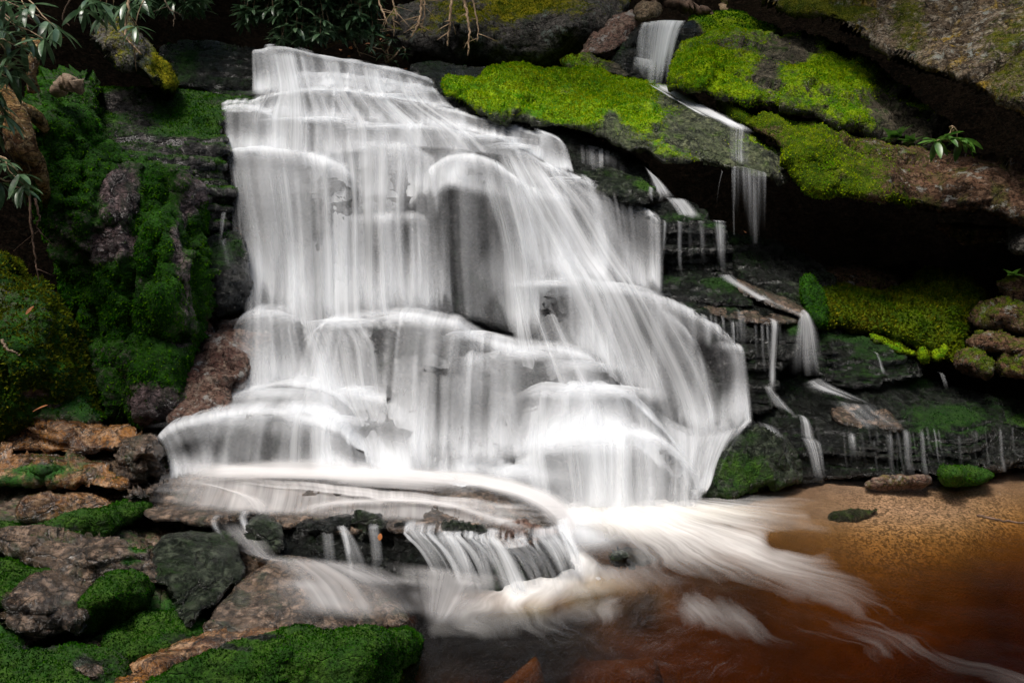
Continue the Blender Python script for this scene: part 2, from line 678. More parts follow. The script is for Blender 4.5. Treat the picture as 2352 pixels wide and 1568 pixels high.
def curtain(mb, lip, foot, dens=.8, streak=.8, tread=.35, rise=.03, fade=(.1, .1), ffoot=.04, ftop=.3, power=1.7, layers=2, thick=.03,
            holes=(), seed=0, amp=.012, kick=.06, mid=.72, ropes=0, softtop=0, rock_mb=None, rpar=None, rockoff=.07):
    """water going over a lip and down to a foot line; dens is how much of the rock it covers"""
    w3 = P(*np.array([p[:3] for p in lip]).T)
    f3 = P(*np.array([p[:3] for p in foot]).T)
    width = np.linalg.norm(np.diff(w3, axis=0), axis=1).sum()
    width = max(width, np.linalg.norm(np.diff(f3, axis=0), axis=1).sum())
    nu = int(max(10, min(260, width / .012)))
    L, Fv = resample(w3, nu), resample(f3, nu)
    t = np.linspace(0, 1, nu)
    L = L + .018 * np.stack([0 * t, vnoise(np.stack([t * width * 4, 0 * t, 0 * t + seed], -1)), .6 * vnoise(np.stack([t * width * 5, 0 * t, 0 * t + seed + 9], -1))], -1)
    drop = np.linalg.norm(Fv - L, axis=1).mean()
    nt, nv = 8, int(max(14, min(150, drop / .014)))
    rows, vv = [], []
    for k in range(nt):
        a = 1 - k / nt
        rows.append(L + np.array([0, tread, 0]) * a + np.array([0, 0, rise]) * a)
        vv.append(-a * tread)
    s = np.linspace(0, 1, nv)
    for q in s:
        z = q ** power
        h = q if power > 1.2 else q ** .9
        pt = L + (Fv - L) * np.array([h, h, 0]) + (Fv - L) * np.array([0, 0, z])
        rows.append(pt)
        vv.append(q * drop)
    G_ = np.stack(rows, 1)             # nu, nrows, 3
    vv = np.array(vv)
    T = np.broadcast_to(t[:, None], G_.shape[:2])
    V = np.broadcast_to(vv[None], G_.shape[:2])
    vn = np.clip(V / drop, -1, 1)
    cn = .5 * vnoise(np.stack([V * .35, T * width * 6, T * 0 + seed + 31], -1)) + .3 * vnoise(np.stack([V * .3, T * width * 2.2, T * 0 + seed + 37], -1)) + .25 * vnoise(np.stack([V * .6, T * width * 15, T * 0 + seed + 41], -1))
    lipw = 1 - .75 * np.exp(-((vn - .0) / .14) ** 2) - .5 * sstep(.8, 1, vn)
    d = np.full(T.shape, float(dens)) * (1 + 1.0 * cn * np.clip(lipw, .15, 1))
    fz = .10 * vnoise(np.stack([V * 1.2, T * width * 8, T * 0 + seed], -1)) + .04 * vnoise(np.stack([V * 3, T * width * 25, T * 0 + seed], -1))
    f0, f1 = fade[0] * 1.5, fade[1] * 1.5
    if fade[0]:
        d = d * sstep(-.02, f0, T + fz * min(1, f0 * 4))
    if fade[1]:
        d = d * sstep(-.02, f1, 1 - T + fz * min(1, f1 * 4))
    d = d * (1 - mid * sstep(.0, .3, vn) * (1 - 1.15 * sstep(.55, 1, vn)))
    if ffoot:
        fr = .5 * vnoise(np.stack([T * width * 9, T * 0, T * 0 + seed + 3], -1)) + .3 * vnoise(np.stack([T * width * 28, T * 0, T * 0 + seed + 3], -1))
        d = d * sstep(0, ffoot * 1.6, 1 - vn + ffoot * fr)
    if ftop:
        d = d * sstep(-tread, -tread * .45, V)
    d = d * (.62 + .38 * sstep(-.25 * tread, .10 * drop, V))
    if softtop:
        d = d * sstep(-.02, softtop, vn)
    if holes:
        hx, hy = proj(G_)
        for (bx, by, rx, ry, val) in holes:
            d = d - val * np.exp(-(((hx - bx) / rx) ** 2 + ((hy - by) / ry) ** 2) ** 1.4)
        d = np.clip(d, 0, 1.2)
    def lay(sl, dd, off0, k):
        g_, t_, v_, n_ = G_[sl].copy(), T[sl], V[sl], vn[sl]
        a1 = vnoise(np.stack([t_ * width * 9, v_ * .9, t_ * 0 + seed + k * 5], -1), 3)
        a2 = vnoise(np.stack([t_ * width * 30, v_ * 1.5, t_ * 0 + seed + k * 7], -1), 4)
        a0 = vnoise(np.stack([t_ * width * 3, v_ * 1.6, t_ * 0 + seed], -1), 5)
        prof = sstep(-.12, .2, n_)
        g_[..., 1] -= (.035 * a0 + amp * 1.5 * a1 + amp * .5 * a2 + off0) * (.3 + .7 * prof) + kick * .5 * sstep(.75, 1, n_) * (1 if power > 1 else 0)
        g_[..., 2] += (.02 + off0 * .3 + .5 * amp * a1) * (1 - prof)
        uv = np.stack([t_ * width + seed * 7.7 + k * 3.3, v_ + seed * 1.7 + k], -1).reshape(-1, 2)
        mb.add(g_.reshape(-1, 3), gridf(*t_.shape), uv, dens=dd.ravel(), streak=float(streak))

    dl = 1 - (1 - np.clip(d, 0, .97)) ** (1.0 / (layers + .0))
    for k in range(layers):
        lay((slice(None),), dl * (.94 if k == 0 else .86), thick * k, k)
    # ropes of heavier water with feet of their own
    if ropes:
        rs = np.random.RandomState(seed + 77)
        for k in range(int(width * ropes)):
            w_ = rs.choice([.03, .05, .08, .13]) * rs.uniform(.7, 1.4) / max(width, .2)
            t0 = rs.uniform(-.02, 1 - w_ * .5)
            i0, i1 = int(max(0, t0) * nu), int(min(1, t0 + w_) * nu)
            if i1 - i0 < 4:
                continue
            v0 = rs.uniform(-.3, .25)
            sl = (slice(i0, i1),)
            tt = np.linspace(0, 1, i1 - i0)[:, None]
            side = np.sin(np.pi * tt) ** 1.3
            prof_ = sstep(v0, v0 + .3, vn[sl]) * sstep(0, rs.uniform(.1, .6), 1 - vn[sl])
            base = d[sl] / (d.max() + 1e-6)
            lay(sl, rs.uniform(.2, .6) * side * prof_ * np.minimum(base * 1.4, 1), thick * layers + rs.uniform(.0, .03), 10 + k)
    if rock_mb is not None:
        rows = []
        for a in (1.0, .75, .5, .3, .15, .05):
            rows.append(L + np.array([0, max(.5, tread * 1.6), 0]) * a)
        nr = int(max(10, min(110, drop / .02)))
        for q in np.linspace(0, 1, nr):
            qq = q
            rows.append(L + (Fv - L) * np.array([qq ** .8, qq ** .8, qq ** power * .9 + qq * .1]))
        for a in (.3, .7, 1):
            rows.append(Fv + np.array([0, .6 * a, -.12 * a]))
        Rk = np.stack(rows, 1)
        Rk[..., 1] += rockoff
        Rk[..., 2] -= rockoff * .55
        sh = Rk.shape[:2]
        vk = Rk.reshape(-1, 3)
        fk = gridf(*sh)
        pr = dict(PAR)
        pr.update(dict(big=.03, mid=.025, fine=.008, strat=.035, sthick=.09, chis=.05, cscale=5))
        pr.update(rpar or {})
        vk = displace(vk, fk, pr, seed + 11)
        rock_mb.add(vk, fk, moss=np.full(len(vk), 0.12))


def flow(mb, rows, dens, seed, streak=1.0, off=.09, fade=.16, layers=2, power=.0):
    """thin continuous veil that follows the water down over several tiers"""
    R3 = [P(*np.array(r, float).T) for r in rows]
    width = np.mean([np.linalg.norm(np.diff(r, axis=0), axis=1).sum() for r in R3])
    nu = int(width / .012)
    R3 = np.stack([resample(r, nu) for r in R3], 1)
    L = np.linalg.norm(np.diff(R3, axis=1), axis=2).mean(0).sum()
    nv = int(L / .016)
    G_ = np.stack([resample(R3[i], nv) for i in range(nu)], 0)
    T = np.broadcast_to(np.linspace(0, 1, nu)[:, None], (nu, nv))
    V = np.broadcast_to(np.linspace(0, L, nv)[None], (nu, nv))
    for k in range(layers):
        cn = vnoise(np.stack([V * .25, T * width * 7, T * 0 + seed + 3 * k], -1), 7) * .6 + .6 * vnoise(np.stack([V * .2, T * width * 20, T * 0 + seed + 5 * k], -1), 8) + .4 * vnoise(np.stack([V * .8, T * width * 2.5, T * 0 + seed + k], -1), 9)
        d = dens * np.clip(.55 + 1.1 * cn, 0, 1.6)
        d = d * sstep(0, fade, T + .06 * vnoise(np.stack([V * 1.5, T * 3, T * 0 + seed], -1))) * sstep(0, fade, 1 - T) * sstep(0, .08 * L, V) * sstep(0, .06 * L, L - V)
        g_ = G_.copy()
        g_[..., 1] -= off + .03 * k + .02 * cn
        mb.add(g_.reshape(-1, 3), gridf(nu, nv), np.stack([T * width + seed + k * 2.2, V + seed], -1).reshape(-1, 2), dens=d.ravel(), streak=float(streak))


def puff(mb, x, y, d, rx, ry, rz, dens, seed=0, shells=3, streak=.25, slope=0.0):
    """a soft heap of spray and foam: nested domes, densest on the crown"""
    for s in range(shells):
        k = 1 - .22 * s
        n = 40
        U, V = np.meshgrid(np.linspace(-1, 1, n * 2), np.linspace(-1, 1, n), indexing='ij')
        r2 = U ** 2 + V ** 2
        h = np.exp(-2.0 * r2) * (1 + .25 * vnoise(np.stack([U * 2.5, V * 1.5, U * 0 + seed + 50], -1)))
        q = np.stack([U * rx * k, V * ry * k - ry * .2, rz * k * h - rz * .25], -1)
        q[..., 2] += .10 * rz * fbm(np.stack([U * 2.2, V * 2.2, U * 0 + seed + s], -1), 3, seed) + slope * q[..., 0]
        de = dens * np.exp(-4.6 * r2) * sstep(0, .25, 1 - np.sqrt(r2) + .15 * vnoise(np.stack([U * 3, V * 3, U * 0 + seed], -1)))
        de = de * (1 + .3 * fbm(np.stack([U * 3, V * 2, U * 0 + seed + 3 * s], -1), 3, seed))
        c = P(x, y, d)
        mb.add((q + c).reshape(-1, 3), gridf(*U.shape), np.stack([q[..., 0] + seed, q[..., 1] - q[..., 2]], -1).reshape(-1, 2), dens=de.ravel(), streak=float(streak))


def tube(pts, rad, sides=8, seed=0, rough=0.0):
    p = np.asarray(pts, float)
    n = len(p)
    rad = np.broadcast_to(rad, (n,))
    tan = np.gradient(p, axis=0)
    tan /= np.linalg.norm(tan, axis=1, keepdims=True) + 1e-9
    up = np.array([.3, .2, 1.0])
    if abs(tan[:, 2]).mean() > .8:
        up = np.array([.2, 1.0, .1])
    s = np.cross(tan, up)
    s /= np.linalg.norm(s, axis=1, keepdims=True) + 1e-9
    u = np.cross(s, tan)
    a = np.linspace(0, 2 * np.pi, sides, endpoint=False)
    ring = (np.cos(a)[None, :, None] * s[:, None] + np.sin(a)[None, :, None] * u[:, None])
    r = rad[:, None, None]
    if rough:
        r = r * (1 + rough * fbm(np.concatenate([ring * 2, ], -1) + p[:, None] * 12, 3, seed)[..., None])
    v = (p[:, None] + ring * r).reshape(-1, 3)
    i = np.arange(n * sides).reshape(n, sides)
    j = np.roll(i, -1, 1)
    f = np.stack([i[:-1], j[:-1], j[1:], i[1:]], -1).reshape(-1, 4)
    # end caps
    v = np.vstack([v, p[:1], p[-1:]])
    c0, c1 = n * sides, n * sides + 1
    cap0 = np.stack([j[0], i[0], np.full(sides, c0), np.full(sides, c0)], -1)
    cap1 = np.stack([i[-1], j[-1], np.full(sides, c1), np.full(sides, c1)], -1)
    # caps as degenerate-free quads: pair neighbouring wedges
    k = np.arange(0, sides, 2)
    q0 = np.stack([i[0][(k + 2) % sides], i[0][(k + 1) % sides], i[0][k], np.full(len(k), c0)], -1)
    q1 = np.stack([i[-1][k], i[-1][(k + 1) % sides], i[-1][(k + 2) % sides], np.full(len(k), c1)], -1)
    return v, np.vstack([f, q0, q1])
# ------------------------------------------------------------------ material set
M = {}
M['wet'] = rock_mat('wet_black_rock', [(.004, .005, .004), (.012, .014, .012), (.045, .05, .043), (.010, .022, .008)],
                    moss=((.012, .05, .006), (.03, .09, .01)), rough=(.16, .42), bump=.8, spec=.6)
M['fallrock'] = rock_mat('rock_behind_falls', [(.006, .006, .006), (.020, .019, .020), (.06, .055, .056), (.014, .026, .014)],
                         moss=((.012, .045, .006), (.02, .07, .008)), rough=(.2, .5), bump=.8, spec=.5, seedoff=7)
M['ledge'] = rock_mat('green_grey_ledge', [(.006, .010, .005), (.024, .034, .020), (.10, .12, .08), (.02, .045, .010)],
                      moss=((.03, .10, .01), (.07, .16, .015)), rough=(.2, .5), bump=.8, spec=.5, seedoff=3)
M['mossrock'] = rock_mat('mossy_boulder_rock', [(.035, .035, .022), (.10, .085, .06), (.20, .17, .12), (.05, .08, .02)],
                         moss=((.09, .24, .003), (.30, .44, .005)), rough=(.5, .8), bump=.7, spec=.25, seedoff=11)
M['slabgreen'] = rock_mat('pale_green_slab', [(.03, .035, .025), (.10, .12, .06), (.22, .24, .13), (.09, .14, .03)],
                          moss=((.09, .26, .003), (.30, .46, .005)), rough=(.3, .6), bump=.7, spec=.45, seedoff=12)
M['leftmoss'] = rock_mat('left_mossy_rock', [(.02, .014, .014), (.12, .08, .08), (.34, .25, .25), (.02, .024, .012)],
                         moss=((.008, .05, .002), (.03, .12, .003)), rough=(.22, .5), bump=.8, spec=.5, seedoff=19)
M['leftledge'] = rock_mat('left_ledge_rock', [(.006, .006, .006), (.035, .032, .032), (.20, .18, .17), (.04, .075, .025)],
                          moss=((.012, .07, .004), (.05, .14, .008)), rough=(.15, .4), bump=.9, spec=.6, seedoff=23)
M['cliff'] = rock_mat('lichen_cliff_rock', [(.05, .032, .016), (.18, .13, .085), (.34, .29, .22), (.32, .21, .025)],
                      moss=((.05, .07, .006), (.13, .13, .01)), rough=(.55, .85), bump=.8, spec=.2, seedoff=31, lichen=(.25, .27, .24))
M['brown'] = rock_mat('brown_cliff_rock', [(.05, .028, .016), (.17, .09, .055), (.27, .17, .11), (.09, .09, .02)],
                      moss=((.05, .10, .004), (.14, .20, .006)), rough=(.5, .8), bump=.8, spec=.2, seedoff=37, lichen=(.3, .3, .27))
M['slab'] = rock_mat('brown_wet_slab', [(.025, .016, .010), (.105, .070, .045), (.25, .175, .125), (.035, .038, .02)],
                     moss=((.008, .05, .004), (.025, .11, .006)), rough=(.14, .38), bump=.45, spec=.8, seedoff=41)
M['amber'] = rock_mat('amber_wet_slab', [(.06, .02, .004), (.24, .10, .018), (.36, .22, .12), (.04, .02, .008)],
                      moss=((.008, .05, .004), (.025, .11, .006)), rough=(.1, .3), bump=.4, spec=.9, seedoff=43)
M['grey'] = rock_mat('grey_brown_boulder', [(.05, .045, .04), (.11, .10, .09), (.18, .16, .145), (.05, .06, .045)],
                     moss=((.10, .13, .006), (.30, .26, .01)), rough=(.5, .8), bump=.7, spec=.2, seedoff=47, lichen=(.16, .19, .17))
M['tan'] = rock_mat('tan_block_rock', [(.12, .08, .05), (.22, .16, .10), (.28, .22, .15)], rough=(.6, .85), bump=.6, spec=.2, seedoff=53)
M['red'] = rock_mat('red_brown_rock', [(.09, .045, .035), (.20, .12, .09), (.24, .19, .15)], moss=((.08, .10, .006), (.18, .17, .01)), rough=(.5, .8), bump=.6, spec=.3, seedoff=59, lichen=(.3, .3, .28))
M['soil'] = rock_mat('dark_forest_soil', [(.0025, .002, .0015), (.006, .0045, .003), (.010, .007, .005)], rough=(.9, 1.0), bump=.5, spec=.0, seedoff=61)
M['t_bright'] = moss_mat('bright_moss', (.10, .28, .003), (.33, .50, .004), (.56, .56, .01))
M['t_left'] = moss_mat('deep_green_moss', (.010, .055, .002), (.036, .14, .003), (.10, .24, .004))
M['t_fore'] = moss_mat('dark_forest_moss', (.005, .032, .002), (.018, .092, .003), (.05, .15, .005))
M['t_dull'] = moss_mat('olive_moss', (.035, .06, .004), (.10, .13, .007), (.19, .19, .012))
M['t_wet'] = moss_mat('dark_wet_moss', (.006, .035, .004), (.014, .065, .006), (.03, .09, .01))
M['t_yellow'] = moss_mat('yellow_green_moss', (.05, .09, .004), (.14, .18, .006), (.24, .22, .01))
M['water'] = water_mat('white_water', contrast=1.25)
M['strand'] = water_mat('thin_white_water', contrast=1.4, su=(26, 80))
M['silk'] = water_mat('sheeting_water', col=(.80, .785, .78), contrast=1.0, su=(9, 32))
M['bark'] = plain_mat('pale_bark', (.22, .14, .08), (.38, .27, .16), 40, .7, .5)
M['birch'] = rock_mat('birch_root_bark', [(.14, .06, .02), (.46, .27, .10), (.70, .50, .25), (.16, .12, .03)], moss=((.03, .08, .004), (.10, .16, .008)), rough=(.45, .7), bump=1.0, streak=-5.0, spec=.2, seedoff=67)
M['darkbark'] = plain_mat('brown_log_bark', (.06, .035, .02), (.15, .09, .06), 18, .8, .6)
M['leaf'] = plain_mat('rhododendron_leaf', (.035, .085, .035), (.12, .20, .10), 14, .28, .15, trans=.25, spec=.6)
M['leafy'] = plain_mat('young_leaf', (.04, .12, .015), (.10, .22, .03), 14, .3, .15, trans=.3, spec=.5)
M['deadleaf'] = plain_mat('dead_leaf', (.16, .06, .02), (.35, .14, .05), 25, .6, .3, trans=.2)
M['orangeleaf'] = plain_mat('orange_leaf', (.35, .10, .02), (.45, .17, .04), 25, .5, .3, trans=.2)
M['limeleaf'] = plain_mat('lime_leaf', (.35, .5, .06), (.5, .6, .1), 25, .5, .3, trans=.2)
M['wood'] = plain_mat('grey_brown_wood', (.10, .07, .045), (.24, .17, .11), 20, .75, .6, stretch=(1, 6, 6))

# ------------------------------------------------------------------ ground
def ground_z(x, y):
    rise = 6.9 + 2.9 * sstep(.7, 2.0, x)
    z = np.maximum(0, y - rise) * 1.05
    z = np.where(z > 5.2, 5.2 + (z - 5.2) * .75, z)
    z = z + np.maximum(0, -x - 3.6) * 1.0 + np.maximum(0, x - 5.5) * 1.2 + np.maximum(0, -y - 3.5) * .9
    z = z + np.maximum(0, np.hypot(x, y - 4) - 9.0) * 1.1  # unseen rim raised all round to block low sky light and deepen the hollows
    z = np.minimum(z, 11 + .1 * z)
    return z - .85


gx = np.linspace(-16, 16, 190)
gy = np.linspace(-13, 22, 210)
X, Y = np.meshgrid(gx, gy, indexing='ij')
Zg = ground_z(X, Y)
v = np.stack([X, Y, Zg], -1).reshape(-1, 3)
v[:, 2] += (.25 * fbm(v * .8, 4, 3) + .06 * fbm(v * 4, 3, 5)) * sstep(-.8, -.2, v[:, 2])
tag(mesh_obj('ground', v, gridf(190, 210), M['soil'], attrs={'moss': np.zeros(len(v))}), kind='structure')

# ------------------------------------------------------------------ the falls: rock tiers and the water over them
W = MB()          # water of the main falls
RK = MB()         # bedrock tiers
def C_(lip, foot, **k):
    k.setdefault('rock_mb', RK)
    k.setdefault('ropes', 16)
    k['ffoot'] = min(k.get('ffoot', .04), .06)
    C_.i += 1
    curtain(W, lip, foot, seed=C_.i * 3, **k)
C_.i = 0

# top tier
C_([(583, 119, 8.0), (640, 114, 8.0), (720, 126, 8.0), (800, 142, 8.0), (880, 158, 8.0), (960, 178, 7.95), (1000, 196, 7.9)],
   [(583, 222, 7.75), (650, 214, 7.75), (730, 208, 7.78), (800, 205, 7.8), (870, 214, 7.8), (940, 220, 7.8), (1000, 222, 7.8)],
   dens=.85, streak=.6, fade=(.02, .05), tread=.6, rise=.05, ffoot=.08)
C_([(640, 175, 7.85), (720, 172, 7.85), (800, 178, 7.82), (880, 188, 7.8), (960, 200, 7.78), (1005, 216, 7.76)],
   [(610, 222, 7.68), (700, 212, 7.68), (800, 214, 7.66), (880, 226, 7.66), (970, 240, 7.64), (1045, 252, 7.62)],
   dens=.8, streak=.6, fade=(.1, .06), tread=.2, ffoot=.02, power=1.1)
# second tier: thin regular strands over a dark lip
C_([(508, 240, 7.6), (570, 236, 7.6), (622, 224, 7.6), (700, 210, 7.62), (800, 217, 7.62), (900, 232, 7.6), (1000, 249, 7.58), (1100, 274, 7.55), (1200, 300, 7.5), (1295, 322, 7.45)],
   [(508, 262, 7.5), (570, 262, 7.5), (620, 262, 7.5), (700, 278, 7.5), (800, 283, 7.5), (900, 288, 7.48), (1000, 296, 7.46), (1100, 312, 7.42), (1190, 345, 7.35), (1290, 410, 7.22)],
   dens=.62, streak=1.0, fade=(.03, .05), tread=.22, ffoot=.1, thick=.02, ropes=34)
# upper faces
C_([(508, 254, 7.48), (560, 250, 7.48), (610, 258, 7.46), (650, 275, 7.44)],
   [(516, 350, 7.25), (560, 350, 7.25), (620, 352, 7.25), (680, 362, 7.22)],
   dens=.72, streak=.7, fade=(.06, .15), tread=.15)
C_([(615, 268, 7.44), (700, 276, 7.44), (780, 282, 7.44), (860, 287, 7.44), (950, 293, 7.42), (1050, 303, 7.4), (1150, 325, 7.36), (1220, 360, 7.3)],
   [(640, 380, 7.2), (715, 420, 7.15), (790, 500, 7.08), (865, 500, 7.05), (945, 480, 7.02), (1040, 440, 7.05), (1150, 470, 7.05), (1260, 520, 7.0)],
   dens=.72, streak=.75, fade=(.1, .1), tread=.2, ffoot=.25, power=1.9)
# left shoulder
C_([(514, 352, 7.22), (560, 344, 7.22), (620, 346, 7.2), (680, 354, 7.18), (740, 366, 7.16), (790, 388, 7.12), (830, 425, 7.08)],
   [(572, 705, 6.75), (610, 715, 6.72), (665, 745, 6.68), (715, 765, 6.66), (760, 750, 6.68), (800, 735, 6.7), (845, 725, 6.72)],
   dens=.86, streak=.62, fade=(.06, .2), tread=.22, ffoot=.12, power=1.8,
   holes=[(735, 650, 22, 110, .45), (650, 650, 14, 80, .3), (570, 600, 20, 160, .3)])
# centre face, with dark gaps
C_([(760, 330, 7.3), (830, 330, 7.3), (900, 335, 7.28), (960, 345, 7.26), (1010, 380, 7.2)],
   [(790, 725, 6.72), (860, 722, 6.7), (925, 722, 6.7), (985, 725, 6.7), (1040, 730, 6.72)],
   dens=.66, streak=.95, fade=(.15, .15), tread=.12, ffoot=.1, power=1.6,
   holes=[(858, 520, 22, 130, .45), (930, 560, 14, 120, .35), (945, 470, 14, 60, .2)])
# ledge half way down the centre
C_([(785, 497, 7.0), (850, 494, 7.0), (930, 494, 7.0), (995, 497, 7.0)],
   [(795, 720, 6.74), (860, 720, 6.72), (935, 722, 6.72), (1000, 725, 6.72)],
   dens=.45, streak=1.0, fade=(.1, .1), tread=.08, ffoot=.12, holes=[(858, 600, 18, 90, .3), (930, 620, 14, 100, .25)])
# arch over the dark hollow
C_([(968, 430, 7.1), (985, 395, 7.12), (1030, 366, 7.14), (1085, 362, 7.14), (1135, 378, 7.12), (1180, 410, 7.1), (1220, 440, 7.05)],
   [(985, 725, 6.72), (1020, 728, 6.75), (1060, 728, 6.78), (1110, 735, 6.8), (1170, 760, 6.78), (1220, 780, 6.75), (1270, 790, 6.72)],
   dens=.9, streak=.85, fade=(.12, .1), tread=.2, ffoot=.1, power=1.9,
   holes=[(1066, 590, 70, 145, .92), (1100, 700, 80, 60, .55)])
# broad upper right face
C_([(1130, 322, 7.34), (1200, 350, 7.3), (1260, 385, 7.26), (1320, 408, 7.2), (1400, 440, 7.14), (1470, 478, 7.08), (1522, 515, 7.0)],
   [(1190, 640, 6.85), (1250, 645, 6.82), (1320, 650, 6.8), (1385, 655, 6.8), (1435, 662, 6.8), (1480, 668, 6.78), (1522, 672, 6.76)],
   dens=.76, streak=.85, fade=(.1, .04), tread=.25, ffoot=.08, power=1.9,
   holes=[(1330, 560, 26, 70, .3), (1415, 600, 22, 60, .35)])
C_([(1160, 420, 7.1), (1230, 440, 7.06), (1290, 455, 7.02), (1340, 470, 7.0)],
   [(1210, 790, 6.7), (1270, 700, 6.74), (1330, 665, 6.76), (1380, 655, 6.76)],
   dens=.6, streak=.8, fade=(.25, .25), tread=.15, ffoot=.15)
C_([(1225, 300, 7.46), (1262, 312, 7.44), (1290, 330, 7.4)],
   [(1250, 400, 7.2), (1290, 402, 7.2), (1318, 402, 7.18)],
   dens=.85, streak=.8, fade=(.15, .1), tread=.15, ffoot=.15, power=2)
# middle right mound
C_([(1240, 655, 6.74), (1310, 636, 6.76), (1380, 652, 6.74), (1450, 668, 6.72), (1520, 688, 6.7), (1590, 718, 6.64), (1650, 756, 6.56), (1700, 798, 6.48)],
   [(1240, 810, 6.5), (1320, 818, 6.48), (1400, 860, 6.4), (1465, 930, 6.3), (1540, 990, 6.2), (1600, 1010, 6.15), (1660, 990, 6.15), (1722, 975, 6.15)],
   dens=.74, streak=.95, fade=(.1, .02), tread=.3, ffoot=.1, power=1.9,
   holes=[(1560, 870, 50, 110, .6), (1640, 890, 40, 100, .75), (1520, 940, 60, 40, .4), (1480, 760, 24, 60, .2)])
C_([(1500, 705, 6.62), (1560, 745, 6.58), (1600, 790, 6.5)],
   [(1560, 1000, 6.2), (1610, 1005, 6.18), (1650, 1000, 6.15)],
   dens=.42, streak=1.1, fade=(.3, .3), tread=.1, ffoot=.3, power=1.6)
C_([(1605, 800, 6.46), (1650, 795, 6.46), (1680, 793, 6.46), (1702, 800, 6.46)],
   [(1640, 985, 6.2), (1675, 985, 6.18), (1705, 975, 6.16), (1724, 968, 6.16)],
   dens=.62, streak=1.0, fade=(.5, .05), tread=.25, ffoot=.1, power=2)
# small mound and brown stone at the left
C_([(528, 775, 6.45), (555, 732, 6.5), (600, 713, 6.52), (645, 720, 6.5), (690, 752, 6.45)],
   [(510, 885, 6.15), (555, 905, 6.1), (610, 905, 6.1), (660, 895, 6.12), (720, 880, 6.15)],
   dens=.62, streak=.9, fade=(.15, .15), tread=.25, ffoot=.12, power=2.0)
# broad centre mound
C_([(690, 800, 6.42), (735, 752, 6.5), (800, 728, 6.54), (880, 722, 6.56), (960, 724, 6.56), (1040, 742, 6.52), (1110, 780, 6.46), (1180, 798, 6.42), (1270, 802, 6.4), (1350, 822, 6.34), (1410, 860, 6.28)],
   [(640, 892, 6.2), (700, 890, 6.2), (770, 900, 6.18), (850, 1000, 5.9), (930, 1060, 5.62), (1010, 1075, 5.55), (1100, 1070, 5.6), (1190, 1060, 5.65), (1290, 1035, 5.75), (1390, 1000, 5.85), (1470, 990, 5.9)],
   dens=.84, streak=.62, fade=(.06, .06), tread=.3, ffoot=.1, power=2.0,
   holes=[(1000, 950, 60, 90, .4), (1110, 960, 40, 80, .4), (1190, 990, 50, 60, .3)])
C_([(880, 800, 6.4), (960, 796, 6.4), (1040, 800, 6.38), (1120, 822, 6.34), (1180, 860, 6.28)],
   [(890, 1090, 5.5), (960, 1088, 5.48), (1030, 1085, 5.48), (1110, 1078, 5.5), (1200, 1065, 5.55)],
   dens=.5, streak=1.0, fade=(.15, .15), tread=.12, ffoot=.12, power=1.7, holes=[(1060, 990, 60, 60, .25)])
# left steps
C_([(500, 935, 6.0), (545, 902, 6.05), (620, 886, 6.08), (700, 884, 6.08), (760, 900, 6.05), (810, 945, 5.95), (840, 1000, 5.85)],
   [(470, 962, 5.75), (540, 955, 5.72), (620, 952, 5.7), (700, 955, 5.68), (780, 985, 5.62), (830, 1040, 5.52), (880, 1090, 5.4)],
   dens=.88, streak=.5, fade=(.08, .1), tread=.25, ffoot=.08, power=2.0)
C_([(360, 1010, 5.5), (385, 985, 5.55), (440, 968, 5.58), (520, 955, 5.62), (610, 950, 5.62), (700, 955, 5.6), (765, 978, 5.56), (810, 1020, 5.5), (850, 1060, 5.45)],
   [(398, 1095, 5.28), (430, 1094, 5.28), (480, 1093, 5.28), (540, 1092, 5.28), (610, 1092, 5.28), (690, 1092, 5.27), (760, 1094, 5.26), (830, 1096, 5.24), (900, 1098, 5.22)],
   dens=.88, streak=.75, fade=(.04, .06), tread=.22, ffoot=.08, power=2.1,
   holes=[(590, 1050, 150, 48, .55), (430, 1050, 30, 40, .2)])
C_([(770, 900, 6.1), (830, 905, 6.08), (900, 915, 6.05), (960, 940, 5.98)],
   [(800, 1092, 5.42), (870, 1095, 5.4), (940, 1096, 5.38), (1010, 1092, 5.4)],
   dens=.86, streak=.5, fade=(.25, .25), tread=.2, ffoot=.08, power=1.8)
# lower right mounds
C_([(1225, 905, 6.1), (1290, 885, 6.14), (1360, 884, 6.14), (1430, 905, 6.1), (1490, 955, 6.02), (1540, 1010, 5.95), (1590, 1080, 5.85)],
   [(1160, 1060, 5.66), (1240, 1040, 5.7), (1330, 1015, 5.75), (1420, 1010, 5.78), (1500, 1060, 5.75), (1560, 1120, 5.7), (1605, 1150, 5.68)],
   dens=.9, streak=.5, fade=(.12, .06), tread=.3, ffoot=.06, power=2.0)
C_([(1130, 1090, 5.6), (1210, 1055, 5.66), (1290, 1030, 5.7), (1360, 1004, 5.74), (1430, 992, 5.76), (1500, 1004, 5.76), (1560, 1045, 5.74), (1605, 1100, 5.7)],
   [(1190, 1140, 5.5), (1250, 1160, 5.5), (1310, 1180, 5.48), (1370, 1192, 5.5), (1430, 1196, 5.5), (1500, 1190, 5.52), (1560, 1176, 5.55), (1612, 1160, 5.6)],
   dens=.95, streak=.55, mid=.22, fade=(.06, .06), tread=.25, ffoot=.08, power=2.0)
C_([(960, 1085, 5.5), (1040, 1078, 5.52), (1120, 1075, 5.55), (1200, 1090, 5.55)],
   [(980, 1125, 5.2), (1080, 1130, 5.22), (1180, 1160, 5.25), (1270, 1200, 5.25)],
   dens=.7, streak=.5, fade=(.25, .1), tread=.2, ffoot=.3, power=1.3)
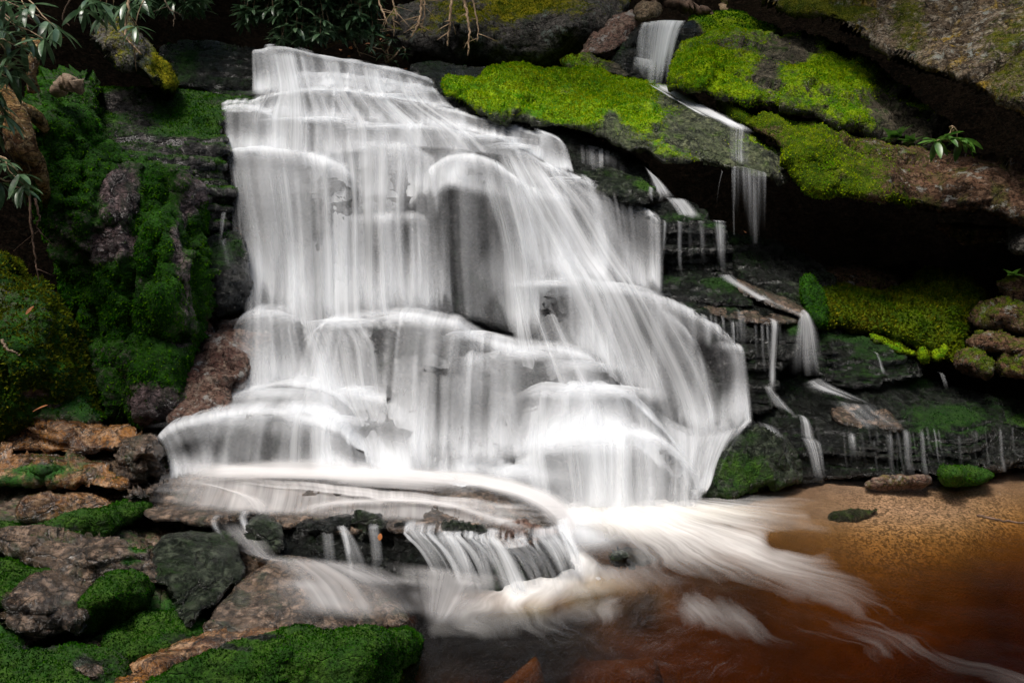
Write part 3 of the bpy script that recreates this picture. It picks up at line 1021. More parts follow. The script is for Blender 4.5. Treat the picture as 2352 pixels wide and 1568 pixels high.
C_([(1480, 935, 6.12), (1540, 985, 6.1), (1600, 1008, 6.08), (1660, 1000, 6.08), (1712, 985, 6.1)],
   [(1490, 1080, 5.85), (1545, 1125, 5.78), (1590, 1150, 5.72), (1612, 1130, 5.75), (1640, 1085, 5.85)],
   dens=.62, streak=.9, fade=(.2, .12), tread=.2, power=1.6, mid=.2)
# slide off the triangular stone at the right foot
C_([(1712, 968, 6.14), (1728, 972, 6.12)], [(1585, 1135, 5.72), (1612, 1128, 5.72)], dens=.7, streak=.5, fade=(.2, .2), tread=.1, ffoot=.05, power=1.2, rock_mb=None)

FLOWS = [
    ([[(620, 268, 7.44), (740, 280, 7.44), (870, 288, 7.43), (1000, 298, 7.4)],
      [(640, 380, 7.2), (770, 430, 7.15), (870, 450, 7.1), (985, 440, 7.08)],
      [(655, 560, 6.98), (775, 580, 6.92), (870, 590, 6.9), (985, 590, 6.9)],
      [(670, 715, 6.7), (780, 728, 6.62), (880, 724, 6.6), (1000, 728, 6.6)],
      [(700, 800, 6.42), (800, 790, 6.4), (920, 790, 6.4), (1060, 800, 6.36)],
      [(720, 895, 6.15), (820, 900, 6.12), (940, 920, 6.1), (1100, 940, 6.05)],
      [(760, 985, 5.75), (860, 1000, 5.8), (980, 1010, 5.8), (1140, 1020, 5.8)],
      [(790, 1092, 5.35), (880, 1098, 5.35), (1000, 1100, 5.4), (1160, 1100, 5.5)]], .34),
    ([[(1120, 315, 7.36), (1200, 345, 7.3), (1280, 395, 7.22)],
      [(1170, 440, 7.1), (1270, 455, 7.06), (1390, 470, 7.06)],
      [(1230, 560, 6.96), (1340, 580, 6.9), (1470, 590, 6.9)],
      [(1260, 650, 6.74), (1390, 655, 6.72), (1530, 690, 6.7)],
      [(1300, 740, 6.62), (1440, 770, 6.55), (1600, 790, 6.5)],
      [(1330, 830, 6.42), (1480, 870, 6.36), (1650, 890, 6.32)],
      [(1370, 900, 6.1), (1510, 970, 6.08), (1670, 985, 6.12)],
      [(1400, 1000, 5.82), (1520, 1050, 5.84), (1630, 1070, 5.86)],
      [(1420, 1185, 5.5), (1520, 1170, 5.55), (1600, 1140, 5.65)]], .36),
    ([[(525, 350, 7.24), (620, 345, 7.2), (740, 366, 7.16)],
      [(545, 470, 7.08), (640, 480, 7.02), (745, 490, 6.98)],
      [(565, 610, 6.86), (655, 620, 6.84), (750, 625, 6.84)],
      [(565, 728, 6.5), (650, 735, 6.5), (760, 745, 6.5)],
      [(545, 820, 6.3), (660, 820, 6.28), (790, 820, 6.34)],
      [(530, 905, 6.02), (670, 888, 6.05), (810, 930, 5.98)],
      [(470, 962, 5.6), (640, 952, 5.6), (810, 1000, 5.55)],
      [(450, 1090, 5.3), (620, 1092, 5.28), (840, 1094, 5.25)]], .26),
    ([[(1090, 365, 7.14), (1160, 395, 7.1), (1230, 440, 7.05)],
      [(1140, 520, 7.0), (1200, 540, 6.96), (1270, 560, 6.96)],
      [(1170, 680, 6.85), (1230, 690, 6.82), (1310, 700, 6.72)],
      [(1180, 800, 6.44), (1270, 805, 6.42), (1380, 830, 6.36)],
      [(1200, 900, 6.2), (1300, 890, 6.14), (1420, 900, 6.12)],
      [(1180, 1040, 5.7), (1310, 1025, 5.72), (1450, 1000, 5.78)],
      [(1200, 1150, 5.48), (1330, 1180, 5.48), (1470, 1190, 5.5)]], .34),
    ([[(590, 118, 8.0), (700, 124, 8.0), (850, 152, 8.0), (990, 194, 7.9)],
      [(600, 210, 7.75), (720, 208, 7.72), (870, 225, 7.72), (1030, 250, 7.65)],
      [(560, 262, 7.48), (740, 282, 7.48), (930, 292, 7.45), (1150, 320, 7.38)],
      [(560, 345, 7.24), (740, 365, 7.18), (950, 345, 7.3), (1220, 370, 7.26)]], .28),
]
FLOWS.append(([[(985, 385, 7.12), (1065, 364, 7.14), (1150, 385, 7.12)],
      [(990, 480, 7.0), (1066, 480, 7.0), (1150, 490, 7.0)],
      [(995, 600, 6.9), (1070, 600, 6.9), (1160, 610, 6.9)],
      [(1000, 725, 6.72), (1080, 735, 6.78), (1180, 765, 6.74)]], .10))
for k, (rw, dn) in enumerate(FLOWS):
    flow(W, rw, dn, 900 + 13 * k)
W.build('waterfall', M['water'])
tag(bpy.data.objects['waterfall'], kind='structure')
tag(RK.build('bedrock', M['fallrock']), kind='structure')

# ------------------------------------------------------------------ side streams
S = MB()
def S_(lip, foot, **k):
    S_.i += 1
    k.setdefault('mid', .2)
    k.setdefault('streak', 1.0)
    k.setdefault('tread', .08)
    k.setdefault('rise', .01)
    k.setdefault('layers', 1)
    k.setdefault('fade', (.28, .28))
    k.setdefault('ffoot', .3)
    k['dens'] = k['dens'] * .75
    curtain(S, lip, foot, seed=200 + S_.i * 3, **k)
S_.i = 0
# upper right fall
S_([(1472, 62, 9.0), (1500, 55, 9.0), (1540, 51, 9.0), (1576, 52, 9.0)], [(1455, 150, 8.85), (1485, 190, 8.8), (1510, 195, 8.78), (1532, 190, 8.8)], dens=1.05, fade=(.1, .05), tread=.5, rise=.06, layers=2, streak=.8)
S_([(1452, 132, 8.85), (1480, 136, 8.85), (1510, 145, 8.84)], [(1450, 183, 8.75), (1480, 192, 8.74), (1510, 197, 8.72)], dens=.5, fade=(.15, .3))
# trickle down the mossy slab
S_([(1668, 290, 7.52), (1700, 292, 7.52), (1728, 302, 7.52)], [(1668, 365, 7.28), (1695, 378, 7.28), (1725, 388, 7.28)], dens=.5, streak=1.6, ffoot=.05)
S_([(1684, 384, 7.2), (1700, 386, 7.2), (1730, 396, 7.2), (1763, 405, 7.2)], [(1682, 560, 7.12), (1700, 560, 7.12), (1730, 560, 7.12), (1760, 560, 7.12)], dens=.36, streak=2.0, ffoot=.5, fade=(.0, .0))
S_([(1683, 384, 7.18), (1692, 386, 7.18)], [(1682, 540, 7.1), (1688, 540, 7.1)], dens=.6, streak=.8, ffoot=.5, fade=(.3, .3))
S_([(1752, 402, 7.18), (1762, 405, 7.18)], [(1750, 545, 7.1), (1757, 545, 7.1)], dens=.55, streak=.8, ffoot=.5, fade=(.3, .3))
S_([(1655, 400, 7.2), (1660, 402, 7.2)], [(1640, 490, 7.15), (1643, 490, 7.15)], dens=.4, streak=.8, ffoot=.5, fade=(.3, .3))
# fan out of the crack
S_([(1480, 388, 7.3), (1492, 400, 7.28)], [(1505, 465, 7.12), (1555, 462, 7.14)], dens=.8, streak=.8, ffoot=.2, power=1.5)
S_([(1530, 455, 7.2), (1580, 466, 7.2)], [(1560, 500, 7.0), (1615, 505, 7.0)], dens=.6, streak=.8, ffoot=.2, power=1.2, kick=0)
S_([(1325, 330, 7.5), (1400, 352, 7.45), (1440, 380, 7.4)], [(1330, 385, 7.3), (1400, 400, 7.26), (1440, 415, 7.22)], dens=.22, streak=2.2, ffoot=.3)
S_([(1490, 430, 7.04), (1502, 436, 7.04)], [(1488, 466, 6.98), (1500, 468, 6.98)], dens=.6, streak=1)
for a, b, c, dn in ((1552, 1570, 1558, .75), (1580, 1590, 1584, .35), (1600, 1620, 1614, .7), (1632, 1668, 1652, .6), (1522, 1530, 1520, .45)):
    S_([(a, 512, 6.88), (b, 514, 6.88)], [(c - 5, 634, 6.86), (c + 9, 634, 6.86)], dens=dn, streak=.9, fade=(.4, .4), ffoot=.25)
S_([(1640, 520, 6.9), (1672, 524, 6.9)], [(1650, 640, 6.84), (1668, 640, 6.84)], dens=.45, streak=1.5)
# sloping run below and the fan on the right
S_([(1650, 640, 6.9), (1690, 640, 6.92)], [(1740, 690, 6.72), (1765, 686, 6.74)], dens=.6, power=1, ffoot=0, kick=0, streak=.8)
S_([(1738, 688, 6.72), (1765, 686, 6.74)], [(1835, 730, 6.56), (1852, 724, 6.58)], dens=.6, power=1, ffoot=0, kick=0, streak=.8)
S_([(1836, 730, 6.54), (1856, 722, 6.56)], [(1810, 862, 6.4), (1900, 862, 6.4)], dens=.62, streak=.9, ffoot=.35, fade=(.3, .2), power=1.7)
S_([(1850, 892, 6.5), (1900, 880, 6.55)], [(1960, 920, 6.42), (2030, 940, 6.4)], dens=.55, power=1, ffoot=.5, kick=0, streak=.7, fade=(.3, .3), tread=.15)
S_([(1900, 930, 6.42), (1960, 935, 6.42), (2020, 940, 6.42)], [(1960, 985, 6.22), (2020, 985, 6.22), (2080, 975, 6.24)], dens=.25, power=1, ffoot=.3, kick=0, streak=1.4)
# threads on the stepped blocks
S_([(1690, 715, 6.5), (1715, 735, 6.48)], [(1700, 830, 6.4), (1716, 830, 6.4)], dens=.4, streak=1.4, ffoot=.4)
S_([(1762, 740, 6.5), (1785, 745, 6.5)], [(1760, 900, 6.38), (1776, 900, 6.38)], dens=.55, streak=1.0, ffoot=.1)
S_([(1757, 895, 6.4), (1778, 895, 6.4)], [(1770, 930, 6.3), (1850, 970, 6.28)], dens=.55, power=1, streak=.8, ffoot=.2, kick=0)
S_([(1835, 965, 6.26), (1862, 970, 6.26)], [(1838, 1010, 6.2), (1875, 1015, 6.2)], dens=.5, streak=1.2)
S_([(1725, 975, 6.16), (1770, 985, 6.14), (1800, 1000, 6.12)], [(1740, 1090, 5.98), (1790, 1100, 5.98), (1830, 1100, 5.98)], dens=.35, streak=1.4, ffoot=.3)
S_([(1845, 1015, 6.14), (1885, 1020, 6.14)], [(1868, 1100, 6.04), (1896, 1100, 6.04)], dens=.5, streak=1.2)
for x, w, dn in ((1955, 20, .45), (2010, 12, .2), (2035, 22, .34), (2075, 26, .3), (2235, 8, .3), (1700, 8, .35), (2120, 10, .2)):
    y = 985 + (x * 7) % 13
    S_([(x - w / 2, y, 6.26), (x + w / 2, y, 6.26)], [(x - w / 2 + 4, 1092, 6.16), (x + w / 2 + 8, 1092, 6.16)], dens=dn, streak=1.6, ffoot=.5, softtop=.25, tread=.03)
S_([(2160, 865, 6.9), (2172, 868, 6.9)], [(2172, 905, 6.85), (2182, 905, 6.85)], dens=.5, streak=1)
S_([(2010, 815, 6.82), (2018, 817, 6.82)], [(2022, 858, 6.8), (2034, 858, 6.8)], dens=.55, streak=1)
rs = np.random.RandomState(5)
for k in range(22):
    x = rs.uniform(1880, 2330)
    w = rs.choice([3, 4, 6, 10])
    y = 985 + rs.uniform(-4, 14)
    S_([(x - w / 2, y, 6.24), (x + w / 2, y, 6.24)], [(x - w / 2 + 5, y + rs.uniform(50, 105), 6.15), (x + w / 2 + 9, y + rs.uniform(50, 105), 6.15)], dens=rs.uniform(.04, .17), streak=1.6, ffoot=.5, softtop=.2, tread=.03)
for k in range(14):
    x = rs.uniform(1590, 1835)
    w = rs.choice([4, 6, 10])
    y = np.interp(x, [1590, 1700, 1835], [715, 742, 752])
    S_([(x - w / 2, y, 6.48), (x + w / 2, y, 6.48)], [(x - w / 2 + 3, y + rs.uniform(50, 120), 6.4), (x + w / 2 + 5, y + rs.uniform(50, 120), 6.4)], dens=rs.uniform(.12, .35), streak=1.6, ffoot=.5, softtop=.2, tread=.03)
# left seeps beside the main falls
S_([(468, 480, 6.9), (474, 480, 6.9)], [(468, 590, 6.7), (474, 590, 6.7)], dens=.35, streak=1, ffoot=.5)
S_([(508, 488, 6.9), (520, 488, 6.9)], [(505, 560, 6.6), (514, 560, 6.6)], dens=.5, streak=1, ffoot=.3)
S_([(505, 555, 6.5), (530, 555, 6.5)], [(530, 700, 6.4), (560, 705, 6.4)], dens=.22, streak=1.6, ffoot=.3)
S_([(515, 380, 7.15), (550, 380, 7.15)], [(530, 700, 6.72), (580, 705, 6.72)], dens=.3, streak=1.8, ffoot=.3, layers=1)
S_([(470, 790, 6.3), (520, 800, 6.28)], [(490, 880, 6.1), (530, 895, 6.1)], dens=.3, streak=1.6, ffoot=.3)
tag(S.build('side_stream', M['strand']), kind='structure')
# ------------------------------------------------------------------ pool
def stroke_field(px, py, strokes, taper=0.0):
    out = np.zeros_like(px)
    for pts, w, val in strokes:
        p = np.asarray(pts, float)
        best = np.full(px.shape, 1e9)
        for i in range(len(p) - 1):
            (x0, y0), (x1, y1) = p[i][:2], p[i + 1][:2]
            dx, dy = x1 - x0, y1 - y0
            t = np.clip(((px - x0) * dx + (py - y0) * dy) / (dx * dx + dy * dy), 0, 1)
            ww = w[0] + (w[1] - w[0]) * (i + t) / (len(p) - 1)
            d = np.hypot(px - x0 - t * dx, (py - y0 - t * dy)) / ww
            fall = val * np.clip(1 - taper * (i + t) / (len(p) - 1), 0, 1) ** (1 + .8 * (taper > 0)) * np.exp(-d ** 2)
            cur = fall if i == 0 else np.maximum(cur, fall)
        out = np.maximum(out, cur)
    return out


nx, ny = 420, 330
X, Y = np.meshgrid(np.linspace(-1.6, 6.5, nx), np.linspace(1.6, 7.4, ny), indexing='ij')
ox, oy, _ = P(1330, 1120, Dz(1120, 0.0))
px, py = proj(np.stack([X, Y, 0 * X], -1))
foam = stroke_field(px, py, [
    ([(1330, 1190), (1500, 1205), (1660, 1200)], (75, 60), 1.1),
    ([(1420, 1190), (1640, 1235), (1790, 1285), (1900, 1340), (2060, 1410), (2200, 1470)], (75, 40), 1.05),
    ([(1500, 1190), (1700, 1195), (1850, 1210), (2000, 1215)], (60, 26), 1.05),
    ([(1600, 1230), (1800, 1260), (2000, 1290)], (45, 14), .6),
    ([(1640, 1175), (1800, 1160), (1950, 1140)], (34, 12), .6),
    ([(1330, 1290), (1250, 1345), (1120, 1390), (1030, 1435), (940, 1480)], (48, 30), 1.4),
    ([(1180, 1360), (1350, 1340), (1520, 1340)], (40, 22), 1.05),
    ([(1350, 1290), (1500, 1330), (1700, 1370)], (50, 30), .5),
    ([(1080, 1410), (1300, 1430), (1500, 1400)], (50, 40), .32),
    ([(1600, 1400), (1900, 1480), (2200, 1600)], (50, 60), .2),
], .92)
foam = np.maximum(foam, stroke_field(px, py, [([(1500, 1420), (1800, 1440), (2100, 1500), (2350, 1580)], (50, 80), .09), ([(1000, 1440), (1200, 1420), (1400, 1400)], (36, 40), .16)]))
foam -= stroke_field(px, py, [([(1360, 1260), (1420, 1268)], (36, 30), .8), ([(1780, 1245), (1860, 1250)], (26, 20), .45),
                              ([(1880, 1178), (1990, 1168)], (14, 10), .35)])
foam = np.clip(foam * .9 * (1 + .35 * fbm(np.stack([X * 1.3, Y * 2.5, 0 * X], -1), 3, 44)) - .04, 0, .95)
ang = np.arctan2(X - ox, oy - Y)          # direction of flow away from the plunge
rad = np.hypot(X - ox, oy - Y)
warp = .08 * fbm(np.stack([X * 1.5, Y * 1.5, 0 * X], -1), 3, 5) + .03 * fbm(np.stack([X * 5, Y * 5, 0 * X], -1), 3, 6)
uv = np.stack([(ang + warp) * 3.0, rad], -1)
q = np.stack([(ang + warp) * 22, rad * 2.2, 0 * X], -1)
zz = .012 * fbm(q, 3, 8) * (.3 + foam) + .004 * fbm(np.stack([X * 8, Y * 8, 0 * X], -1), 3, 2) + .035 * np.clip(foam, 0, 1)
# depth of the water over the bed
def bed_z(X, Y):
    px, py = proj(np.stack([X, Y, 0 * X - .1], -1))
    d = -.08 - .35 * sstep(1205, 1290, py) - .4 * sstep(1240, 1420, py) - .25 * sstep(2180, 2350, px) * sstep(1130, 1250, py) - .5 * sstep(1360, 1600, py) - .25 * sstep(1700, 2300, px) * sstep(1300, 1450, py)
    d += 1.0 * stroke_field(px, py, [([(980, 1600), (1100, 1530), (1230, 1480)], (90, 60), 1.0), ([(1350, 1440), (1500, 1420)], (90, 50), .6)])
    d -= .12 * stroke_field(px, py, [([(1160, 1530), (1300, 1460)], (60, 40), 1.0), ([(2150, 1360), (2352, 1400)], (60, 60), 1.0), ([(2300, 1560), (2352, 1640)], (90, 90), 1.0)])
    d += .09 * stroke_field(px, py, [([(1700, 1140), (2000, 1110), (2280, 1110)], (36, 30), 1.0)])
    d = np.minimum(d, -.12 * sstep(1200, 1260, py) - .06)
    return d + .05 * fbm(np.stack([X * 1.6, Y * 1.6, 0 * X], -1), 4, 12)


bz = bed_z(X, Y)
depth = np.clip(zz - bz, 0, 2)

g = G('pool_water')
uvn = g.node('ShaderNodeUVMap', uv_map='UVMap').outputs[0]
n1 = g.noise(g.node('ShaderNodeMapping', {'Vector': uvn, 'Scale': (5, .9, 1)}).outputs[0], 1, 5, .55, .7)
n2 = g.noise(g.node('ShaderNodeMapping', {'Vector': uvn, 'Scale': (12, 2.4, 1)}).outputs[0], 1, 4, .55, .8)
n3 = g.noise(g.node('ShaderNodeMapping', {'Vector': uvn, 'Scale': (2.5, 1.0, 1)}).outputs[0], 1, 4, .6, .5)
s = g.math('ADD', g.math('MULTIPLY', n1, .45), g.math('ADD', g.math('MULTIPLY', n2, .2), g.math('MULTIPLY', n3, .35)))
s = g.math('MULTIPLY', g.math('SUBTRACT', s, .5), 2.8)
fo = g.attr('foam')
al = g.math('ADD', g.math('ADD', fo, -.04), g.math('MULTIPLY', s, g.math('MINIMUM', g.math('ADD', g.math('MULTIPLY', fo, 1.1), .10), .5)))
al = g.mapr(al, .0, 1.1, 0, .97, smooth=False)
dp = g.attr('depth')
ab = []
for kk in (1.0, 1.6, 3.2):
    ab.append(g.math('POWER', math.e, g.math('MULTIPLY', dp, -kk)))
cc = g.node('ShaderNodeCombineColor', {0: ab[0], 1: ab[1], 2: ab[2]}).outputs[0]
tp = g.node('ShaderNodeBsdfTransparent', {'Color': cc})
bpn = g.noise(g.node('ShaderNodeMapping', {'Vector': uvn, 'Scale': (16, 3.5, 1)}).outputs[0], 1, 6, .6)
bp = g.node('ShaderNodeBump', {'Strength': .5, 'Distance': .03, 'Height': bpn})
gl = g.node('ShaderNodeBsdfGlossy', {'Color': (1, 1, 1), 'Roughness': .22, 'Normal': bp.outputs[0]})
fr = g.node('ShaderNodeFresnel', {'IOR': 1.33, 'Normal': bp.outputs[0]})
cl = g.node('ShaderNodeMixShader', {0: g.math('MULTIPLY', fr.outputs[0], .55), 1: tp, 2: gl})
df = g.node('ShaderNodeBsdfDiffuse', {'Color': (.88, .86, .83)})
mx = g.node('ShaderNodeMixShader', {0: al, 1: cl, 2: df})
g.l.new(mx.outputs[0], g.out.inputs[0])
M['pool'] = g.m
tag(mesh_obj('pool_water', np.stack([X, Y, zz], -1).reshape(-1, 3), gridf(nx, ny), M['pool'],
             attrs={'foam': foam.ravel(), 'depth': depth.ravel()}, uv=uv.reshape(-1, 2)), kind='structure')

g = G('pool_bed')
p = g.pos()
a = g.noise(p, 2.2, 6, .6, .5)
vo = g.node('ShaderNodeTexVoronoi', {'Vector': p, 'Scale': 80, 'Randomness': 1.0})
pc = g.node('ShaderNodeSeparateColor', {0: vo.outputs['Color']}).outputs[0]
c = g.mix(g.mapr(a, .35, .65), (.14, .082, .048), (.23, .145, .09))
peb = g.mix(g.mapr(pc, .1, .9), (.07, .042, .028), (.55, .37, .27))
c = g.mix(g.math('MULTIPLY', g.attr('pebbly'), .9), c, peb)
c = g.mix(g.mapr(g.noise(p, 5, 7, .7, .6), .42, .62, .32, 0), c, (.10, .065, .04))
b = g.node('ShaderNodeBump', {'Strength': .6, 'Distance': .012, 'Height': vo.outputs['Distance']})
pr = g.node('ShaderNodeBsdfPrincipled', {'Base Color': c, 'Roughness': .8, 'Normal': b.outputs[0]})
g.l.new(pr.outputs[0], g.out.inputs[0])
M['bed'] = g.m
nx2, ny2 = 420, 330
X2, Y2 = np.meshgrid(np.linspace(-1.8, 7.0, nx2), np.linspace(1.2, 7.8, ny2), indexing='ij')
Z2 = bed_z(X2, Y2) + .008 * fbm(np.stack([X2 * 30, Y2 * 30, 0 * X2], -1), 2, 6)
bx_, by_ = proj(np.stack([X2, Y2, Z2], -1))
peb_ = stroke_field(bx_, by_, [([(2060, 1195), (2200, 1190), (2290, 1195)], (120, 55), 1.0)])
tag(mesh_obj('pool_bed', np.stack([X2, Y2, Z2], -1).reshape(-1, 3), gridf(nx2, ny2), M['bed'], attrs={'pebbly': peb_.ravel()}), kind='structure')
# ------------------------------------------------------------------ big rock masses
ANG = dict(big=.04, mid=.02, fine=.006, chis=.05, cscale=3.5)
BED = dict(big=.04, mid=.02, fine=.007, strat=.09, sthick=.10)
LED = dict(big=.03, mid=.018, fine=.007, strat=.06, sthick=.055)

rock('boulder', [(1018, 200), (1025, 178), (1060, 176), (1098, 182), (1130, 160), (1180, 150), (1240, 158), (1300, 160), (1380, 165), (1450, 186), (1500, 196), (1560, 215),
                 (1620, 250), (1680, 282), (1735, 315), (1790, 345), (1808, 375), (1790, 408), (1740, 412), (1690, 390), (1640, 382), (1590, 378), (1530, 368), (1490, 350), (1450, 352), (1400, 322), (1330, 300),
                 (1270, 290), (1200, 280), (1120, 262), (1060, 244), (1025, 225)],
     [(1025, 178, 7.8), (1180, 150, 8.4), (1300, 160, 8.6), (1450, 186, 8.8), (1560, 215, 8.6), (1735, 315, 7.65), (1808, 375, 7.5), (1060, 244, 7.55), (1200, 280, 7.4),
      (1330, 300, 7.35), (1490, 350, 7.2), (1640, 382, 7.2), (1790, 408, 7.3), (1180, 232, 7.5), (1350, 268, 7.42), (1500, 275, 7.5), (1600, 290, 7.55), (1090, 205, 7.6)],
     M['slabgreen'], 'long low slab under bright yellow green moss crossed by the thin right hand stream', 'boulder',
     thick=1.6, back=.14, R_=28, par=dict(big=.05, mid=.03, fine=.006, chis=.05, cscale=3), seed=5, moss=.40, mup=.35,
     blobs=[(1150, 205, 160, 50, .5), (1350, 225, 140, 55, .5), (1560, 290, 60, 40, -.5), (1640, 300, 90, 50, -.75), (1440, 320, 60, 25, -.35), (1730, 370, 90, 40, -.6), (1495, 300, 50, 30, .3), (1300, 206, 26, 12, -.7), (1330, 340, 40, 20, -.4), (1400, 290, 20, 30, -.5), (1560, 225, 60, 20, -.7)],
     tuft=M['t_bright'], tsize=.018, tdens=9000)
rock('boulder', [(1534, 195), (1536, 150), (1556, 118), (1592, 86), (1622, 70), (1642, 62), (1690, 72), (1760, 84), (1860, 84), (1935, 110), (1995, 145), (2050, 195), (2110, 240), (2170, 290), (2205, 340),
                 (2150, 350), (2080, 335), (2020, 318), (1960, 296), (1900, 275), (1860, 262), (1800, 262), (1750, 245), (1700, 232), (1640, 225), (1580, 210)],
     [(1534, 195, 8.1), (1560, 118, 8.5), (1642, 62, 8.9), (1760, 84, 8.9), (1860, 84, 8.9), (1995, 145, 8.6), (2205, 340, 7.7), (1640, 225, 7.75), (1800, 262, 7.6), (1960, 296, 7.6), (2080, 335, 7.6),
      (1600, 150, 8.1), (1750, 150, 8.2), (1900, 170, 8.05), (2050, 250, 7.9)],
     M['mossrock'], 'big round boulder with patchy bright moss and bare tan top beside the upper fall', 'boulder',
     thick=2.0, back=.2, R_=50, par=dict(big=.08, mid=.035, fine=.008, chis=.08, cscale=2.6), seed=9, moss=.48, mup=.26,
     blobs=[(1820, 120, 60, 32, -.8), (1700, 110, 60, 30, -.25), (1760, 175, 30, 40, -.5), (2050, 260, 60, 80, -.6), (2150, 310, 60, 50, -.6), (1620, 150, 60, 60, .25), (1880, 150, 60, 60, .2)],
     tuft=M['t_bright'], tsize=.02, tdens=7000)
rock('boulder', [(1640, 235), (1700, 240), (1760, 255), (1810, 270), (1870, 272), (1960, 304), (2060, 336), (2130, 352), (2210, 352), (2300, 362), (2440, 380), (2440, 520), (2352, 512), (2300, 505), (2240, 488), (2160, 484), (2100, 478),
                 (2030, 462), (1960, 458), (1900, 448), (1850, 430), (1812, 402), (1806, 350), (1760, 315), (1700, 285)],
     [(1640, 235, 8.1), (1760, 255, 7.85), (1960, 304, 7.75), (2130, 352, 7.6), (2440, 380, 7.2), (1806, 350, 7.3), (1700, 285, 7.7), (1812, 402, 7.15), (1960, 455, 7.0), (2100, 478, 6.95), (2300, 505, 6.8), (2440, 520, 6.7),
      (1880, 340, 7.2), (2050, 400, 7.05), (2250, 430, 6.9)],
     M['brown'], 'huge sloping slab above the cave, mossy green at left, bare brown at right', 'boulder',
     thick=2.6, back=.14, R_=36, par=dict(big=.06, mid=.03, fine=.008, chis=.06, cscale=2.4), seed=14, moss=.36, mup=.15,
     blobs=[(1850, 350, 70, 90, .5), (1940, 380, 90, 70, .22), (1900, 440, 90, 16, .5), (2070, 465, 40, 20, .5), (2250, 430, 130, 90, -.5), (1720, 268, 80, 30, .4), (2350, 430, 120, 100, -.3)],
     tuft=M['t_bright'], tsize=.016, tdens=5500)
rock('cliff', [(1722, -50), (1735, 0), (1764, 8), (1797, 30), (1847, 38), (1897, 40), (1935, 62), (1997, 93), (2054, 127), (2081, 142), (2131, 163), (2211, 193), (2297, 227), (2351, 242), (2440, 275), (2440, -60)],
     [(1722, -50, 9.2), (1764, 8, 8.8), (1897, 40, 8.2), (1997, 93, 7.8), (2131, 163, 7.3), (2297, 227, 6.8), (2440, 275, 6.5), (2440, -60, 7.6), (2100, -60, 8.4), (2350, 100, 7.2), (2050, 60, 7.95)],
     M['cliff'], 'grey and ochre lichened cliff block leaning over the top right corner', 'cliff',
     thick=2.6, back=.12, R_=30, par=dict(big=.08, mid=.04, fine=.009, chis=.12, cscale=1.8), seed=21, moss=.22, mup=.2,
     blobs=[(1880, 20, 110, 30, .4), (2090, 50, 40, 70, .4), (2330, 190, 70, 60, .25), (2200, 60, 50, 80, -.4)], tuft=M['t_dull'], tsize=.014, tdens=4000)
rock('boulder', [(892, 40), (905, 22), (960, 12), (1010, 2), (1060, -40), (1440, -40), (1445, 20), (1430, 50), (1400, 90), (1350, 125), (1310, 150), (1240, 165), (1100, 165), (1000, 158), (930, 150), (900, 110)],
     [(892, 40, 9.6), (960, 12, 9.9), (1240, -40, 10.3), (1440, -40, 10.2), (1430, 50, 9.8), (1310, 150, 9.7), (1100, 165, 9.7), (930, 150, 9.6), (1050, 60, 9.3), (1300, 60, 9.4)],
     M['grey'], 'dark undercut boulder capped with yellow moss behind the top of the main falls', 'boulder',
     thick=2.0, back=.5, R_=90, par=dict(big=.08, mid=.03, fine=.008, chis=.06, cscale=2), seed=26, moss=.05, mup=.55,
     blobs=[(1150, 20, 180, 22, .35), (1010, 60, 30, 30, .2), (1350, 100, 80, 50, -.5), (940, 30, 30, 20, -.5)], tuft=M['t_yellow'], tsize=.02, tdens=3500)
rock('boulder', [(1462, 8), (1475, 2), (1512, 2), (1520, 12), (1524, 36), (1500, 42), (1470, 50), (1456, 40)], [(1462, 8, 9.3), (1520, 12, 9.3), (1470, 50, 9.1), (1500, 20, 9.05)],
     M['tan'], 'small tan squarish block perched above the upper right fall', 'boulder', thick=.35, back=.08, R_=14, step=3, amp=2, par=dict(big=.02, mid=.012, fine=.004, chis=.03, cscale=6), seed=31)
rock('boulder', [(1326, 126), (1350, 98), (1380, 70), (1410, 46), (1440, 32), (1456, 22), (1458, 70), (1450, 92), (1420, 110), (1396, 128), (1360, 128)], [(1326, 126, 9.2), (1380, 70, 9.5), (1456, 22, 9.5), (1450, 92, 9.2), (1396, 128, 9.05)],
     M['red'], 'reddish brown slab leaning beside the tan block at the head of the upper right fall', 'boulder', thick=.6, back=.08, R_=20, amp=3, par=dict(big=.02, mid=.015, fine=.004, chis=.04, cscale=5), seed=33)
rock('boulder', [(1290, 140), (1310, 128), (1350, 124), (1380, 135), (1420, 150), (1455, 170), (1456, 186), (1400, 172), (1340, 166), (1300, 160)], [(1290, 140, 8.95), (1380, 135, 9.0), (1456, 178, 8.8), (1340, 166, 8.8)],
     M['mossrock'], 'low mossy stone between the long bright slab and the reddish leaning slab', 'boulder', thick=.6, back=.1, R_=16, step=3, amp=3, par=dict(chis=.03, cscale=6), seed=35, moss=.5, mup=.2, blobs=[(1430, 165, 40, 20, -.7)], tuft=M['t_yellow'], tsize=.018, tdens=6000)
rock('rock_ledge', [(1395, 132), (1440, 95), (1470, 60), (1478, 62), (1478, 200), (1452, 180), (1400, 150)], [(1395, 132, 9.15), (1470, 60, 9.15), (1478, 190, 8.95)], M['wet'], kind='structure', thick=.6, back=.08, R_=14, step=3, par=LED, seed=37, moss=.2, blobs=[(1420, 110, 20, 20, .4)])
rock('rock_ledge', [(1445, 70), (1480, 50), (1600, 50), (1620, 90), (1560, 150), (1540, 205), (1470, 200), (1445, 150)], [(1450, 70, 9.25), (1590, 60, 9.25), (1500, 200, 9.0)], M['wet'], kind='structure', thick=.8, back=.1, R_=20, par=LED, seed=38)
